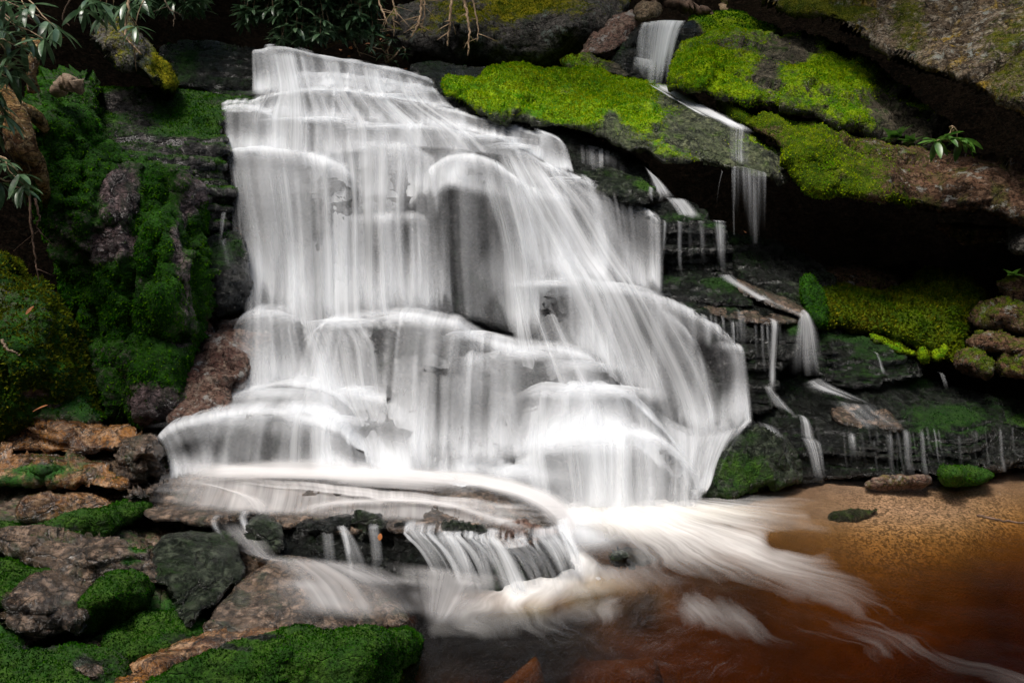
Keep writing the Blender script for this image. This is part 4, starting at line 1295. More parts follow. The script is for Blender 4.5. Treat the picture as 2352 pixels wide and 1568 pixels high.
rock('boulder', [(1574, 48), (1600, 40), (1660, 34), (1700, 32), (1740, 44), (1790, 66), (1800, 84), (1740, 86), (1680, 76), (1620, 82), (1585, 90)], [(1574, 48, 9.5), (1700, 32, 9.7), (1795, 80, 9.4), (1620, 82, 9.2)],
     M['mossrock'], 'dark green mossy ridge of stone behind the round boulder beside the upper right fall', 'boulder', thick=1.0, back=.12, R_=20, step=3, amp=3, seed=39, moss=.5, mup=.35, blobs=[(1590, 70, 20, 20, -.8)], tuft=M['t_left'], tsize=.02, tdens=6000)

# ------------------------------------------------------------------ ledges right of the main falls
def ledge(poly, ctrl, mat='ledge', seed=50, **k):
    k.setdefault('par', LED)
    k.setdefault('thick', .9)
    k.setdefault('back', .07)
    k.setdefault('R_', 16)
    k.setdefault('amp', 4)
    k.setdefault('moss', .12)
    k.setdefault('mup', .12)
    k.setdefault('tuft', M['t_wet'])
    k.setdefault('tsize', .012)
    return rock('rock_ledge', poly, ctrl, M[mat], kind='structure', seed=seed, **k)


ledge([(940, 150), (1000, 148), (1080, 160), (1150, 172), (1090, 200), (1080, 240), (1120, 262), (1060, 262), (1010, 230), (1000, 200), (960, 172)], [(940, 150, 8.3), (1150, 172, 8.3), (1000, 200, 7.95), (1120, 262, 7.6), (1010, 240, 7.7)], 'wet', 51)
ledge([(1100, 255), (1180, 270), (1290, 292), (1400, 335), (1470, 375), (1500, 415), (1500, 440), (1440, 430), (1390, 405), (1320, 395), (1300, 340), (1220, 305), (1120, 280)],
      [(1100, 255, 7.7), (1290, 292, 7.65), (1470, 375, 7.5), (1500, 430, 7.3), (1320, 395, 7.25), (1220, 305, 7.5), (1380, 350, 7.5)], 'wet', 52)
ledge([(1305, 392), (1340, 380), (1400, 388), (1460, 402), (1500, 424), (1504, 444), (1490, 468), (1440, 462), (1400, 445), (1350, 425)],
      [(1305, 392, 7.25), (1340, 380, 7.35), (1460, 402, 7.3), (1500, 426, 7.15), (1490, 468, 7.0), (1440, 435, 7.05), (1350, 425, 7.1)], 'ledge', 53, blobs=[(1480, 430, 30, 20, .5)])
ledge([(1440, 462), (1500, 470), (1545, 460), (1590, 464), (1620, 490), (1625, 508), (1668, 518), (1680, 560), (1676, 640), (1610, 645), (1540, 640), (1516, 600), (1514, 530), (1470, 500)],
      [(1440, 462, 7.1), (1545, 460, 7.3), (1600, 470, 7.3), (1620, 505, 7.0), (1668, 518, 6.98), (1520, 520, 6.93), (1560, 512, 6.92), (1516, 600, 7.0), (1610, 640, 7.05), (1676, 640, 7.05)], 'wet', 54,
      blobs=[(1570, 500, 60, 16, .5), (1640, 520, 30, 8, .6)])
ledge([(1516, 640), (1545, 622), (1580, 612), (1620, 618), (1650, 640), (1690, 665), (1740, 690), (1730, 712), (1660, 705), (1600, 690), (1540, 690), (1516, 670)],
      [(1516, 640, 6.95), (1600, 612, 7.05), (1690, 662, 6.9), (1735, 700, 6.75), (1540, 690, 6.72), (1640, 700, 6.72), (1600, 650, 6.88)], 'wet', 55, blobs=[(1660, 655, 60, 20, .5), (1550, 650, 30, 14, .3)], moss=.2)
ledge([(1520, 678), (1580, 682), (1640, 690), (1720, 690), (1790, 705), (1848, 735), (1852, 760), (1835, 800), (1790, 850), (1780, 930), (1720, 960), (1700, 900), (1695, 800), (1640, 755), (1560, 710)],
      [(1520, 678, 6.85), (1640, 688, 6.9), (1720, 690, 6.9), (1848, 735, 6.7), (1835, 765, 6.55), (1700, 745, 6.52), (1610, 720, 6.6), (1700, 900, 6.45), (1790, 850, 6.5), (1780, 930, 6.4)], 'wet', 56,
      blobs=[(1830, 750, 26, 22, .7), (1640, 715, 60, 8, .3)], par=dict(big=.03, mid=.02, fine=.008, strat=.07, sthick=.09))
ledge([(1560, 690), (1640, 686), (1720, 694), (1790, 708), (1846, 738), (1780, 745), (1700, 738), (1620, 722)], [(1560, 690, 6.8), (1720, 694, 6.92), (1846, 738, 6.62), (1700, 738, 6.5), (1620, 722, 6.56)], 'slab', 57, thick=.3, back=.04, R_=8, tuft=None, moss=0, par=dict(big=.01, mid=.01, fine=.004))
ledge([(1640, 640), (1690, 640), (1760, 650), (1850, 640), (1890, 700), (1880, 760), (1845, 735), (1790, 705), (1720, 680)], [(1640, 640, 7.3), (1760, 650, 7.4), (1890, 700, 7.2), (1845, 735, 6.85), (1720, 680, 7.0)], 'ledge', 58)
ledge([(1660, 530), (1720, 545), (1800, 560), (1860, 590), (1900, 640), (1870, 700), (1780, 680), (1700, 650), (1670, 600)], [(1660, 530, 7.7), (1800, 560, 8.0), (1900, 640, 7.6), (1780, 680, 7.2), (1680, 640, 7.2)], 'wet', 59, moss=.22, par=BED)
ledge([(1690, 640), (1760, 668), (1860, 715), (1860, 735), (1760, 700), (1690, 668)], [(1690, 640, 6.98), (1860, 720, 6.66), (1760, 700, 6.68)], 'slab', 60, thick=.3, back=.03, R_=8, tuft=None, moss=0, par=dict(big=.01, mid=.01, fine=.004))
# right of the fan
ledge([(1860, 745), (1900, 750), (1960, 770), (2030, 790), (2100, 812), (2130, 830), (2120, 860), (2040, 880), (1960, 890), (1900, 880), (1860, 840)],
      [(1860, 745, 7.1), (1960, 770, 7.15), (2120, 830, 7.0), (2030, 812, 6.88), (1900, 800, 6.8), (1900, 880, 6.7), (2040, 880, 6.8)], 'wet', 61, moss=.25, mup=.25, blobs=[(1960, 775, 60, 12, .5)])
ledge([(1780, 880), (1860, 862), (1960, 862), (2080, 860), (2170, 880), (2230, 905), (2352, 920), (2440, 930), (2440, 1110), (2352, 1075), (2200, 1078), (2100, 1090), (2000, 1100), (1900, 1108), (1830, 1110), (1830, 1060), (1790, 1000), (1730, 960)],
      [(1780, 880, 6.7), (1960, 862, 7.0), (2170, 880, 7.2), (2440, 930, 7.2), (1850, 985, 6.32), (2000, 985, 6.28), (2200, 985, 6.3), (2440, 1000, 6.4), (1900, 1108, 6.22), (2100, 1090, 6.28), (2352, 1075, 6.4), (2440, 1110, 6.4), (1780, 960, 6.4)],
      'wet', 62, moss=.10, mup=.3, thick=1.6, par=dict(big=.04, mid=.025, fine=.008, strat=.06, sthick=.085), blobs=[(2240, 960, 200, 30, .25), (2100, 870, 80, 20, .35), (1960, 950, 90, 30, -.3)])
ledge([(1900, 935), (1960, 925), (2030, 935), (2060, 970), (2080, 985), (1990, 990), (1920, 970)], [(1900, 935, 6.56), (2030, 935, 6.56), (2080, 985, 6.27), (1920, 970, 6.36)], 'slab', 63, thick=.3, back=.03, R_=8, tuft=None, moss=0, par=dict(big=.01, mid=.01, fine=.004))
ledge([(2150, 905), (2250, 900), (2440, 930), (2440, 1010), (2352, 985), (2200, 960)], [(2150, 905, 7.1), (2440, 930, 7.1), (2440, 1010, 6.5), (2200, 960, 6.6)], 'ledge', 64, moss=.28, mup=.2, thick=.6)

rock('boulder', [(1606, 1142), (1608, 1110), (1630, 1075), (1665, 1035), (1700, 1000), (1722, 974), (1760, 985), (1800, 1005), (1828, 1050), (1832, 1100), (1760, 1118), (1700, 1135), (1650, 1146)],
     [(1606, 1142, 5.72), (1608, 1110, 5.75), (1722, 974, 6.15), (1800, 1005, 6.12), (1832, 1100, 6.0), (1700, 1040, 5.86), (1700, 1135, 5.76), (1780, 1030, 6.0)],
     M['ledge'], 'triangular dark mossy boulder at the right foot of the falls by the pool', 'boulder', thick=.7, back=.08, R_=24, step=3.5, amp=3, par=dict(big=.03, mid=.02, fine=.006, chis=.05, cscale=4), seed=71,
     moss=.35, mup=-.1, blobs=[(1750, 1010, 50, 26, -.8), (1700, 1080, 60, 40, .3)], tuft=M['t_wet'], tsize=.012)
rock('boulder', [(2150, 1078), (2180, 1068), (2230, 1064), (2270, 1075), (2290, 1095), (2260, 1112), (2210, 1118), (2165, 1105)], [GZ(2150, 1078, .14), GZ(2230, 1064, .16), GZ(2290, 1095, .1), GZ(2210, 1118, .0), GZ(2200, 1090, .16)],
     M['ledge'], 'flat round stone covered in green moss at the far edge of the pool', 'boulder', thick=.5, back=.05, R_=14, step=3, amp=3, seed=73, moss=.8, tuft=M['t_left'], tsize=.012)
rock('boulder', [(1980, 1110), (2030, 1098), (2090, 1092), (2140, 1098), (2120, 1112), (2060, 1122), (2000, 1124)], [GZ(1980, 1110, .04), GZ(2060, 1095, .08), GZ(2140, 1098, .06), GZ(2050, 1122, -.02)],
     M['red'], 'thin reddish wet stone lying in the shallows at the foot of the right ledge', 'boulder', thick=.3, back=.04, R_=10, step=3, amp=3, seed=75, moss=.2)
rock('boulder', [(1900, 1190), (1930, 1178), (1990, 1168), (2030, 1162), (2010, 1178), (1950, 1196), (1910, 1200)], [GZ(1900, 1195, -.06), GZ(2030, 1160, -.03), GZ(1960, 1172, -.03), GZ(1950, 1198, -.08)],
     M['ledge'], 'low dark green stone lying just under the water over the gravel', 'boulder', thick=.2, back=.03, R_=8, step=3, amp=2, seed=77, moss=.4)
rock('boulder', [(1385, 1290), (1395, 1262), (1420, 1250), (1470, 1248), (1500, 1262), (1512, 1290), (1480, 1305), (1420, 1308)], [GZ(1385, 1290, .0), GZ(1450, 1248, .03), GZ(1512, 1290, -.02), GZ(1440, 1305, -.05), GZ(1440, 1270, .05)],
     M['ledge'], 'dark green stone half drowned in white foam at the foot of the falls', 'boulder', thick=.3, back=.05, R_=14, step=3, amp=3, seed=79, moss=.3)

# ------------------------------------------------------------------ mossy pile in the right hand hollow
rock('boulder', [(1862, 700), (1875, 660), (1920, 650), (1980, 668), (2040, 670), (2090, 650), (2120, 622), (2180, 618), (2230, 640), (2265, 680), (2262, 712), (2225, 730), (2235, 760), (2200, 790), (2190, 830), (2150, 800), (2130, 800), (2080, 780), (2000, 760), (1930, 745), (1880, 745)],
     [(1862, 700, 7.2), (1920, 650, 7.6), (2040, 670, 7.7), (2150, 620, 7.8), (2265, 690, 7.4), (2200, 800, 7.0), (2080, 780, 7.0), (1930, 745, 7.0), (2050, 720, 7.25), (2180, 680, 7.4)],
     M['brown'], 'hummocky bank of yellow green moss in the hollow under the right overhang', 'moss bank', thick=1.4, back=.16, R_=34, par=dict(big=.09, mid=.05, fine=.01), seed=81, moss=.75, mup=.2,
     blobs=[(2100, 740, 60, 20, -.15)], tuft=M['t_yellow'], tsize=.03, tdens=6500)
rock('boulder', [(1880, 620), (1930, 608), (2020, 612), (2100, 602), (2120, 625), (2070, 655), (2000, 672), (1920, 655), (1880, 650)], [(1880, 620, 8.0), (2100, 605, 8.2), (2000, 670, 7.7), (1990, 630, 7.8)],
     M['brown'], 'dim brown rock shelf at the back of the hollow behind the mossy bank', 'boulder', thick=1.2, back=.12, R_=20, seed=83, moss=.3, tuft=M['t_dull'], tsize=.02, tdens=3000, par=ANG)
rock('boulder', [(1846, 640), (1858, 632), (1872, 660), (1886, 700), (1892, 745), (1874, 750), (1856, 715), (1848, 680)], [(1846, 640, 7.05), (1892, 745, 6.85), (1860, 690, 6.9)],
     M['leftmoss'], 'narrow upright leaf shaped stone of green moss left of the mossy bank', 'boulder', thick=.3, back=.06, R_=10, step=3, amp=2, seed=85, moss=.85, tuft=M['t_left'], tsize=.014)
PILE = [
    ([(2228, 720), (2250, 700), (2290, 686), (2352, 690), (2440, 700), (2440, 775), (2340, 775), (2310, 750), (2250, 752), (2232, 745)], (7.1, 6.6), 'brown', 'large brown stone with a moss edge at the right of the mossy bank', .3),
    ([(2216, 790), (2230, 768), (2290, 760), (2330, 775), (2380, 785), (2400, 815), (2330, 820), (2290, 810), (2250, 806)], (6.95, 6.5), 'brown', 'flat brown stone wedged under the large brown stone at the right edge', .3),
    ([(2194, 830), (2200, 800), (2240, 800), (2275, 812), (2282, 845), (2270, 868), (2230, 862), (2200, 850)], (6.85, 6.4), 'brown', 'brown stone with a moss crown below the flat brown stone', .5),
    ([(2288, 855), (2296, 825), (2340, 800), (2440, 790), (2440, 870), (2352, 868), (2310, 868)], (6.75, 6.3), 'brown', 'mossy brown stone at the right edge above the dark gap', .5),
    ([(2132, 795), (2140, 780), (2168, 785), (2174, 805), (2168, 830), (2142, 832), (2134, 815)], (6.95, 6.9), 'mossrock', 'small pillow shaped stone completely covered in moss', .9),
    ([(2108, 780), (2120, 776), (2128, 800), (2130, 835), (2118, 832), (2110, 810)], (6.98, 6.95), 'mossrock', 'thin upright mossy stone left of the pillow shaped stone', .9),
    ([(1995, 766), (2030, 772), (2080, 795), (2110, 815), (2090, 822), (2040, 806), (2000, 790)], (6.95, 6.9), 'mossrock', 'long mossy stone slanting down along the foot of the moss bank', .6),
    ([(2310, 560), (2318, 532), (2345, 520), (2400, 515), (2440, 540), (2420, 590), (2345, 588), (2318, 580)], (7.0, 6.6), 'grey', 'pale grey block lodged in the dark crack at the right edge', -.1),
    ([(2290, 660), (2310, 640), (2350, 620), (2440, 610), (2440, 690), (2330, 690)], (7.2, 6.8), 'brown', 'small brown earthy mound with seedlings above the large brown stone', .35),
]
for k, (po, (d0, d1), mt, lb, ms) in enumerate(PILE):
    po_ = np.array(po, float)
    c0, hx = po_.mean(0), (po_.max(0) - po_.min(0)) / 2
    ctrl = [(po_[:, 0].min(), c0[1], d0), (po_[:, 0].max(), c0[1], d1), (c0[0], po_[:, 1].min(), (d0 + d1) / 2 + .12), (c0[0], po_[:, 1].max(), (d0 + d1) / 2 - .03)]
    rock('boulder', po, ctrl, M[mt], lb, 'boulder', thick=.6, back=.12, R_=max(10, hx.min() * .9), step=3, amp=3, par=dict(big=.03, mid=.02, fine=.006, chis=.05, cscale=5), seed=90 + k, moss=ms, mup=.25,
         tuft=M['t_yellow'], tsize=.016, tdens=5000, group=None)
rock('rock_ledge', [(2140, 515), (2200, 512), (2300, 525), (2352, 530), (2440, 535), (2440, 560), (2300, 556), (2200, 548)], [(2140, 515, 7.6), (2440, 535, 7.3), (2300, 556, 7.4)], M['brown'], kind='structure', thick=1.5, back=.08, R_=10, seed=101, par=LED)

# ------------------------------------------------------------------ left side
rock('rock_ledge', [(150, 222), (222, 204), (320, 206), (420, 210), (505, 222), (600, 226), (622, 240), (560, 262), (515, 262), (508, 300), (518, 345), (520, 395), (530, 450), (520, 520), (485, 545), (440, 500), (400, 440), (300, 390), (200, 340), (150, 290)],
     [(222, 204, 7.6), (420, 208, 7.9), (600, 226, 7.85), (560, 262, 7.5), (515, 262, 7.45), (230, 300, 6.9), (350, 290, 7.15), (450, 330, 7.0), (518, 345, 7.05), (300, 390, 6.55), (420, 400, 6.75), (520, 400, 6.95), (485, 545, 6.85), (150, 290, 6.6), (300, 250, 7.3), (420, 262, 7.4)],
     M['leftledge'], kind='structure', thick=1.4, back=.06, R_=14, par=dict(big=.03, mid=.02, fine=.008, strat=.10, sthick=.075), seed=111, moss=.10, mup=.6,
     blobs=[(410, 270, 60, 30, .5), (480, 290, 30, 30, .4), (200, 270, 50, 30, .5), (400, 320, 60, 12, .3), (330, 280, 50, 30, -.2), (500, 380, 12, 14, .5), (280, 235, 40, 20, -.4)], tuft=M['t_left'], tsize=.018, tdens=6000)
rock('rock_ledge', [(370, 110), (430, 95), (520, 100), (600, 112), (620, 160), (610, 232), (520, 222), (420, 212), (380, 190)], [(370, 110, 8.5), (600, 112, 8.4), (610, 232, 7.95), (400, 205, 8.1), (500, 160, 8.2)],
     M['wet'], kind='structure', thick=1.2, back=.1, R_=24, par=BED, seed=113, moss=.2, mup=.1, blobs=[(430, 150, 40, 60, .35), (520, 215, 60, 8, .4)], tuft=M['t_wet'])
rock('boulder', [(205, 70), (250, 50), (300, 46), (330, 80), (350, 115), (372, 145), (392, 172), (408, 200), (392, 207), (360, 200), (338, 178), (325, 158), (300, 160), (272, 152), (258, 130), (230, 110)],
     [(205, 70, 7.2), (300, 46, 7.5), (350, 115, 7.4), (408, 200, 7.3), (330, 165, 6.95), (270, 150, 6.9), (280, 100, 7.0)],
     M['grey'], 'overhanging olive brown rock with a mossy edge under the rhododendrons at upper left', 'boulder', thick=1.1, back=.12, R_=30, step=3.5, amp=5, par=dict(big=.05, mid=.04, fine=.008, chis=.07, cscale=4), seed=115, moss=.3, mup=.1,
     blobs=[(370, 150, 30, 60, .5), (390, 190, 20, 30, .4)], tuft=M['t_dull'], tsize=.018, tdens=4000)
rock('cliff', [(95, 190), (130, 178), (175, 176), (210, 190), (222, 215), (215, 260), (185, 300), (240, 340), (300, 380), (330, 376), (360, 396), (400, 416), (432, 440), (455, 480), (465, 540), (466, 600), (480, 660), (474, 720), (440, 780), (424, 850), (410, 930), (360, 962),
               (300, 965), (262, 945), (245, 880), (215, 800), (180, 720), (155, 640), (130, 560), (95, 470), (70, 400), (60, 300), (75, 230)],
     [(130, 178, 6.5), (215, 200, 6.9), (215, 260, 6.7), (240, 340, 6.4), (330, 376, 6.5), (432, 440, 6.5), (466, 560, 6.3), (480, 680, 6.2), (440, 780, 6.1), (410, 930, 5.75), (262, 945, 5.7), (215, 800, 6.2), (155, 640, 6.3), (95, 470, 6.0), (60, 300, 5.9),
      (300, 480, 6.02), (400, 560, 6.0), (370, 700, 5.9), (300, 640, 5.98), (330, 850, 5.8), (150, 330, 6.1), (200, 500, 5.95)],
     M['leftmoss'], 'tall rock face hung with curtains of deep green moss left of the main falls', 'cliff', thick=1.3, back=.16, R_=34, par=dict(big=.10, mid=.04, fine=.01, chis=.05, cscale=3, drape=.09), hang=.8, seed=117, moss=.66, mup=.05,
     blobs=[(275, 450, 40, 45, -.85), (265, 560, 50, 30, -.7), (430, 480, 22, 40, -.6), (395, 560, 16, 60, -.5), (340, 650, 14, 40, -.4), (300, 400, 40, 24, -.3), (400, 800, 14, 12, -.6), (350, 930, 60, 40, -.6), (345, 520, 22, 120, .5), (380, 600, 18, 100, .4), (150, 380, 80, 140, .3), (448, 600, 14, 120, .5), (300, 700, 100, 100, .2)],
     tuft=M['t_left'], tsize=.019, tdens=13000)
rock('boulder', [(-70, 600), (20, 590), (60, 640), (105, 650), (150, 700), (190, 760), (225, 830), (240, 890), (250, 960), (215, 980), (140, 985), (60, 985), (-70, 985)],
     [(-70, 600, 5.8), (60, 640, 6.0), (150, 700, 6.1), (225, 830, 6.0), (250, 950, 5.75), (100, 975, 5.5), (-70, 975, 5.45), (60, 800, 5.35), (150, 850, 5.5), (100, 720, 5.5)],
     M['leftmoss'], 'rounded bank of olive moss at the left edge below the tree roots', 'moss bank', thick=1.2, back=.16, R_=40, par=dict(big=.12, mid=.06, fine=.01), seed=119, moss=.8, mup=.1, blobs=[(80, 900, 30, 14, -.8), (140, 935, 60, 10, -.7), (0, 700, 40, 60, -.2)],
     tuft=M['t_dull'], tsize=.026, tdens=7000)
rock('boulder', [(-70, 900), (0, 900), (60, 905), (120, 900), (170, 915), (230, 940), (245, 965), (200, 975), (100, 965), (-70, 970)], [(-70, 900, 5.55), (120, 900, 5.6), (240, 960, 5.6), (100, 965, 5.4), (-70, 970, 5.35)],
     M['slab'], 'mossy stone lying along the foot of the olive moss bank', 'boulder', thick=.5, back=.08, R_=20, par=ANG, seed=120, moss=.55, mup=.3, tuft=M['t_left'], tsize=.02)
rock('boulder', [(438, 780), (470, 745), (500, 722), (560, 712), (610, 716), (640, 760), (590, 800), (560, 860), (545, 905), (520, 942), (450, 968), (385, 975), (392, 930), (425, 880), (430, 830)],
     [(438, 780, 6.25), (560, 712, 6.65), (640, 750, 6.5), (545, 780, 6.3), (480, 790, 6.15), (450, 968, 5.6), (385, 975, 5.6), (540, 905, 5.9), (470, 870, 5.95)],
     M['red'], 'wet reddish brown rock at the foot of the mossy face beside the small left mound', 'boulder', thick=.9, back=.08, R_=24, par=dict(big=.05, mid=.03, fine=.008, chis=.08, cscale=4), seed=121, moss=.08, tuft=None)
bpy.data.objects[-1] if False else None
rock('boulder', [(470, 545), (500, 532), (540, 530), (562, 545), (570, 620), (572, 700), (520, 712), (486, 715), (478, 660), (468, 600)], [(470, 545, 6.6), (562, 545, 6.7), (572, 700, 6.55), (486, 715, 6.35), (520, 620, 6.35)],
     M['wet'], 'wet black boulder between the mossy face and the left edge of the falls', 'boulder', thick=.7, back=.1, R_=26, par=dict(big=.04, mid=.02, fine=.008), seed=123, moss=.15, mup=.5, tuft=M['t_wet'])

# lower left shelves
def zc(*pts):
    return [GZ(*p) for p in pts]


rock('rock_ledge', [(-80, 950), (100, 948), (250, 962), (380, 975), (470, 968), (560, 955), (560, 1000), (420, 1110), (470, 1200), (600, 1210), (700, 1300), (900, 1340), (960, 1460), (700, 1480), (450, 1520), (300, 1640), (-80, 1640)],
     zc((-80, 950, .50), (100, 950, .48), (380, 975, .50), (560, 955, .50), (420, 1100, .18), (560, 1210, .10), (700, 1300, .02), (900, 1340, -.08), (960, 1460, -.2), (700, 1480, -.06), (450, 1500, .0), (300, 1640, .0), (-80, 1640, .05), (-80, 1250, .28), (150, 1100, .28), (150, 1350, .17), (300, 1200, .15), (60, 1180, .24)),
     M['slab'], kind='structure', thick=.8, back=.05, R_=16, step=4, par=dict(big=.07, mid=.03, fine=.006, chis=.08, cscale=3.0, strat=.06, sthick=.06, rid=.008), seed=131, moss=.32, mup=.0,
     blobs=[(520, 1250, 60, 60, -.3), (700, 1400, 200, 60, -.7), (100, 1340, 80, 40, .5), (60, 1450, 120, 60, .5), (420, 1420, 100, 30, .4), (600, 1350, 200, 60, -.5)], tuft=M['t_wet'], tsize=.012, tdens=8000)

SL = [   # (outline, heights, material, moss, label, patch blobs)
    ([(-60, 965), (60, 955), (200, 970), (300, 990), (345, 1010), (300, 1030), (200, 1040), (80, 1035), (-60, 1045)], ((-60, 965, .6), (200, 970, .58), (345, 1010, .52), (80, 1035, .42), (-60, 1045, .42), (150, 1000, .55)), 'amber', .02,
     'glossy dark amber slab with water running over it just below the moss bank', [(60, 965, 60, 10, .5)]),
    ([(290, 1000), (330, 996), (360, 1004), (380, 1040), (394, 1080), (386, 1102), (330, 1112), (290, 1120), (262, 1095), (270, 1040)], ((300, 1000, .56), (360, 1004, .54), (394, 1080, .34), (330, 1112, .26), (262, 1095, .34), (330, 1040, .5)), 'slab', .15,
     'blunt tan and grey rock end sticking out beside the left basin', [(290, 1060, 20, 20, .4)]),
    ([(292, 1130), (340, 1115), (400, 1102), (432, 1112), (425, 1128), (380, 1150), (330, 1172), (300, 1180), (288, 1158)], ((292, 1130, .36), (400, 1102, .34), (432, 1112, .28), (330, 1172, .24), (350, 1130, .36)), 'slab', .05,
     'low tan rock tongue below the blunt rock end', []),
    ([(-60, 1050), (60, 1040), (150, 1045), (230, 1070), (290, 1100), (290, 1120), (200, 1115), (100, 1110), (-60, 1120)], ((-60, 1050, .46), (150, 1045, .46), (290, 1105, .36), (100, 1110, .34), (-60, 1120, .36), (100, 1070, .45)), 'amber', .2,
     'glistening amber and pink slab with strips of moss, second slab below the moss bank', [(90, 1085, 80, 14, .5), (20, 1110, 60, 14, .5)]),
    ([(36, 1172), (60, 1145), (120, 1128), (200, 1128), (262, 1148), (272, 1165), (220, 1180), (160, 1192), (90, 1200), (50, 1196)], ((36, 1172, .36), (200, 1128, .4), (272, 1165, .3), (90, 1200, .28), (150, 1150, .38)), 'amber', .0,
     'smooth orange brown plate of wet rock with a curved mossy rim', []),
    ([(-60, 1196), (60, 1204), (160, 1190), (260, 1160), (310, 1150), (345, 1160), (300, 1190), (250, 1235), (180, 1225), (80, 1218), (-60, 1216)], ((-60, 1196, .34), (160, 1190, .34), (310, 1150, .3), (250, 1235, .2), (-60, 1216, .3), (230, 1190, .32)), 'ledge', .8,
     'long low cushion of dark green moss between two wet slabs at left', []),
    ([(-60, 1212), (80, 1222), (170, 1232), (260, 1240), (330, 1260), (372, 1300), (376, 1335), (340, 1350), (300, 1330), (250, 1345), (180, 1350), (90, 1300), (20, 1250), (-60, 1240)],
     ((-60, 1212, .36), (170, 1232, .34), (372, 1300, .22), (340, 1350, .14), (180, 1350, .18), (-60, 1240, .3), (220, 1280, .3)), 'slab', .1, 'big tan slanting slab with a glistening wet streak down its middle', [(320, 1260, 30, 12, .6), (300, 1290, 30, 10, .6), (120, 1240, 60, 8, .3)]),
    ([(170, 1420), (200, 1385), (225, 1345), (270, 1325), (320, 1330), (345, 1350), (330, 1385), (300, 1420), (250, 1440), (200, 1440)], ((170, 1420, .22), (270, 1325, .3), (345, 1350, .22), (250, 1440, .1), (260, 1370, .3)), 'ledge', .85,
     'rounded green moss lump below the big tan slab', []),
    ([(10, 1380), (60, 1340), (130, 1310), (180, 1345), (215, 1360), (190, 1400), (170, 1440), (110, 1470), (60, 1480), (20, 1440)], ((10, 1380, .34), (130, 1310, .34), (215, 1360, .26), (60, 1480, .16), (110, 1400, .32)), 'slab', .05,
     'pale pinkish brown wedge of bare rock left of the rounded moss lump', []),
    ([(-60, 1290), (40, 1290), (110, 1310), (150, 1330), (60, 1350), (10, 1385), (-60, 1420)], ((-60, 1290, .36), (110, 1310, .34), (10, 1385, .26), (-60, 1420, .24)), 'ledge', .8, 'dark moss cushion at the left edge above the pinkish wedge', []),
    ([(-60, 1440), (20, 1450), (60, 1490), (170, 1480), (250, 1490), (300, 1530), (260, 1640), (-60, 1640)], ((-60, 1440, .3), (170, 1480, .26), (300, 1530, .16), (-60, 1640, .2), (100, 1540, .26)), 'ledge', .8, 'broad dark moss cushion in the bottom left corner', [(90, 1480, 50, 12, -.7), (200, 1530, 30, 18, -1.2)]),
    ([(235, 1410), (330, 1400), (440, 1410), (480, 1440), (470, 1470), (360, 1500), (290, 1510), (240, 1470)], ((235, 1410, .12), (440, 1410, .10), (470, 1470, .04), (290, 1510, .08), (340, 1440, .13)), 'ledge', .95,
     'flat moss covered stone between the moss lump and the bottom slab', [(420, 1470, 60, 14, -.5)]),
    ([(150, 1525), (180, 1512), (230, 1510), (255, 1525), (245, 1555), (210, 1565), (170, 1550)], ((150, 1525, .24), (230, 1510, .23), (245, 1555, .19), (200, 1530, .25)), 'slab', -.2,
     'small pink grey stone set in the moss of the bottom left corner', []),
    ([(280, 1640), (300, 1590), (380, 1540), (440, 1510), (520, 1485), (600, 1465), (660, 1442), (720, 1440), (770, 1452), (850, 1440), (930, 1438), (958, 1452), (972, 1475), (968, 1510), (945, 1550), (930, 1640)],
     ((300, 1590, .24), (440, 1510, .24), (660, 1442, .24), (850, 1440, .2), (972, 1475, .1), (945, 1550, -.05), (930, 1640, -.1), (600, 1640, .05), (280, 1640, .15), (650, 1500, .25), (850, 1490, .18), (850, 1580, .05)), 'ledge', .85,
     'big rounded slab of dense green moss in the foreground at the bottom', [(600, 1470, 60, 6, -.8), (520, 1490, 60, 6, -.7)]),
    ([(430, 1480), (520, 1462), (640, 1445), (660, 1455), (560, 1485), (450, 1515), (330, 1560), (300, 1600), (270, 1600), (340, 1530)], ((430, 1480, .14), (640, 1445, .14), (300, 1600, .18), (450, 1515, .12)), 'amber', 0,
     'thin wet brown rib of rock along the back of the foreground moss slab', []),
    ([(470, 1440), (500, 1390), (560, 1330), (640, 1285), (700, 1282), (780, 1310), (860, 1350), (910, 1385), (955, 1430), (960, 1448), (900, 1440), (770, 1452), (700, 1442), (640, 1446), (520, 1464)],
     ((470, 1440, .16), (560, 1330, .18), (680, 1282, .2), (860, 1350, .08), (960, 1448, -.03), (770, 1452, .06), (520, 1464, .12), (700, 1370, .15)), 'slab', .0,
     'broad pale brown slab washed by a thin film of water below the lower ledge', [(520, 1440, 40, 20, .3)]),
    ([(375, 1240), (440, 1215), (520, 1220), (560, 1250), (540, 1290), (560, 1310), (530, 1350), (470, 1400), (440, 1440), (400, 1410), (385, 1340), (370, 1290)], ((375, 1240, .24), (520, 1220, .24), (560, 1300, .18), (440, 1440, .12), (460, 1320, .22)), 'ledge', .12,
     'grey green rippled wet rock between the tan slab and the washed brown slab', []),
]
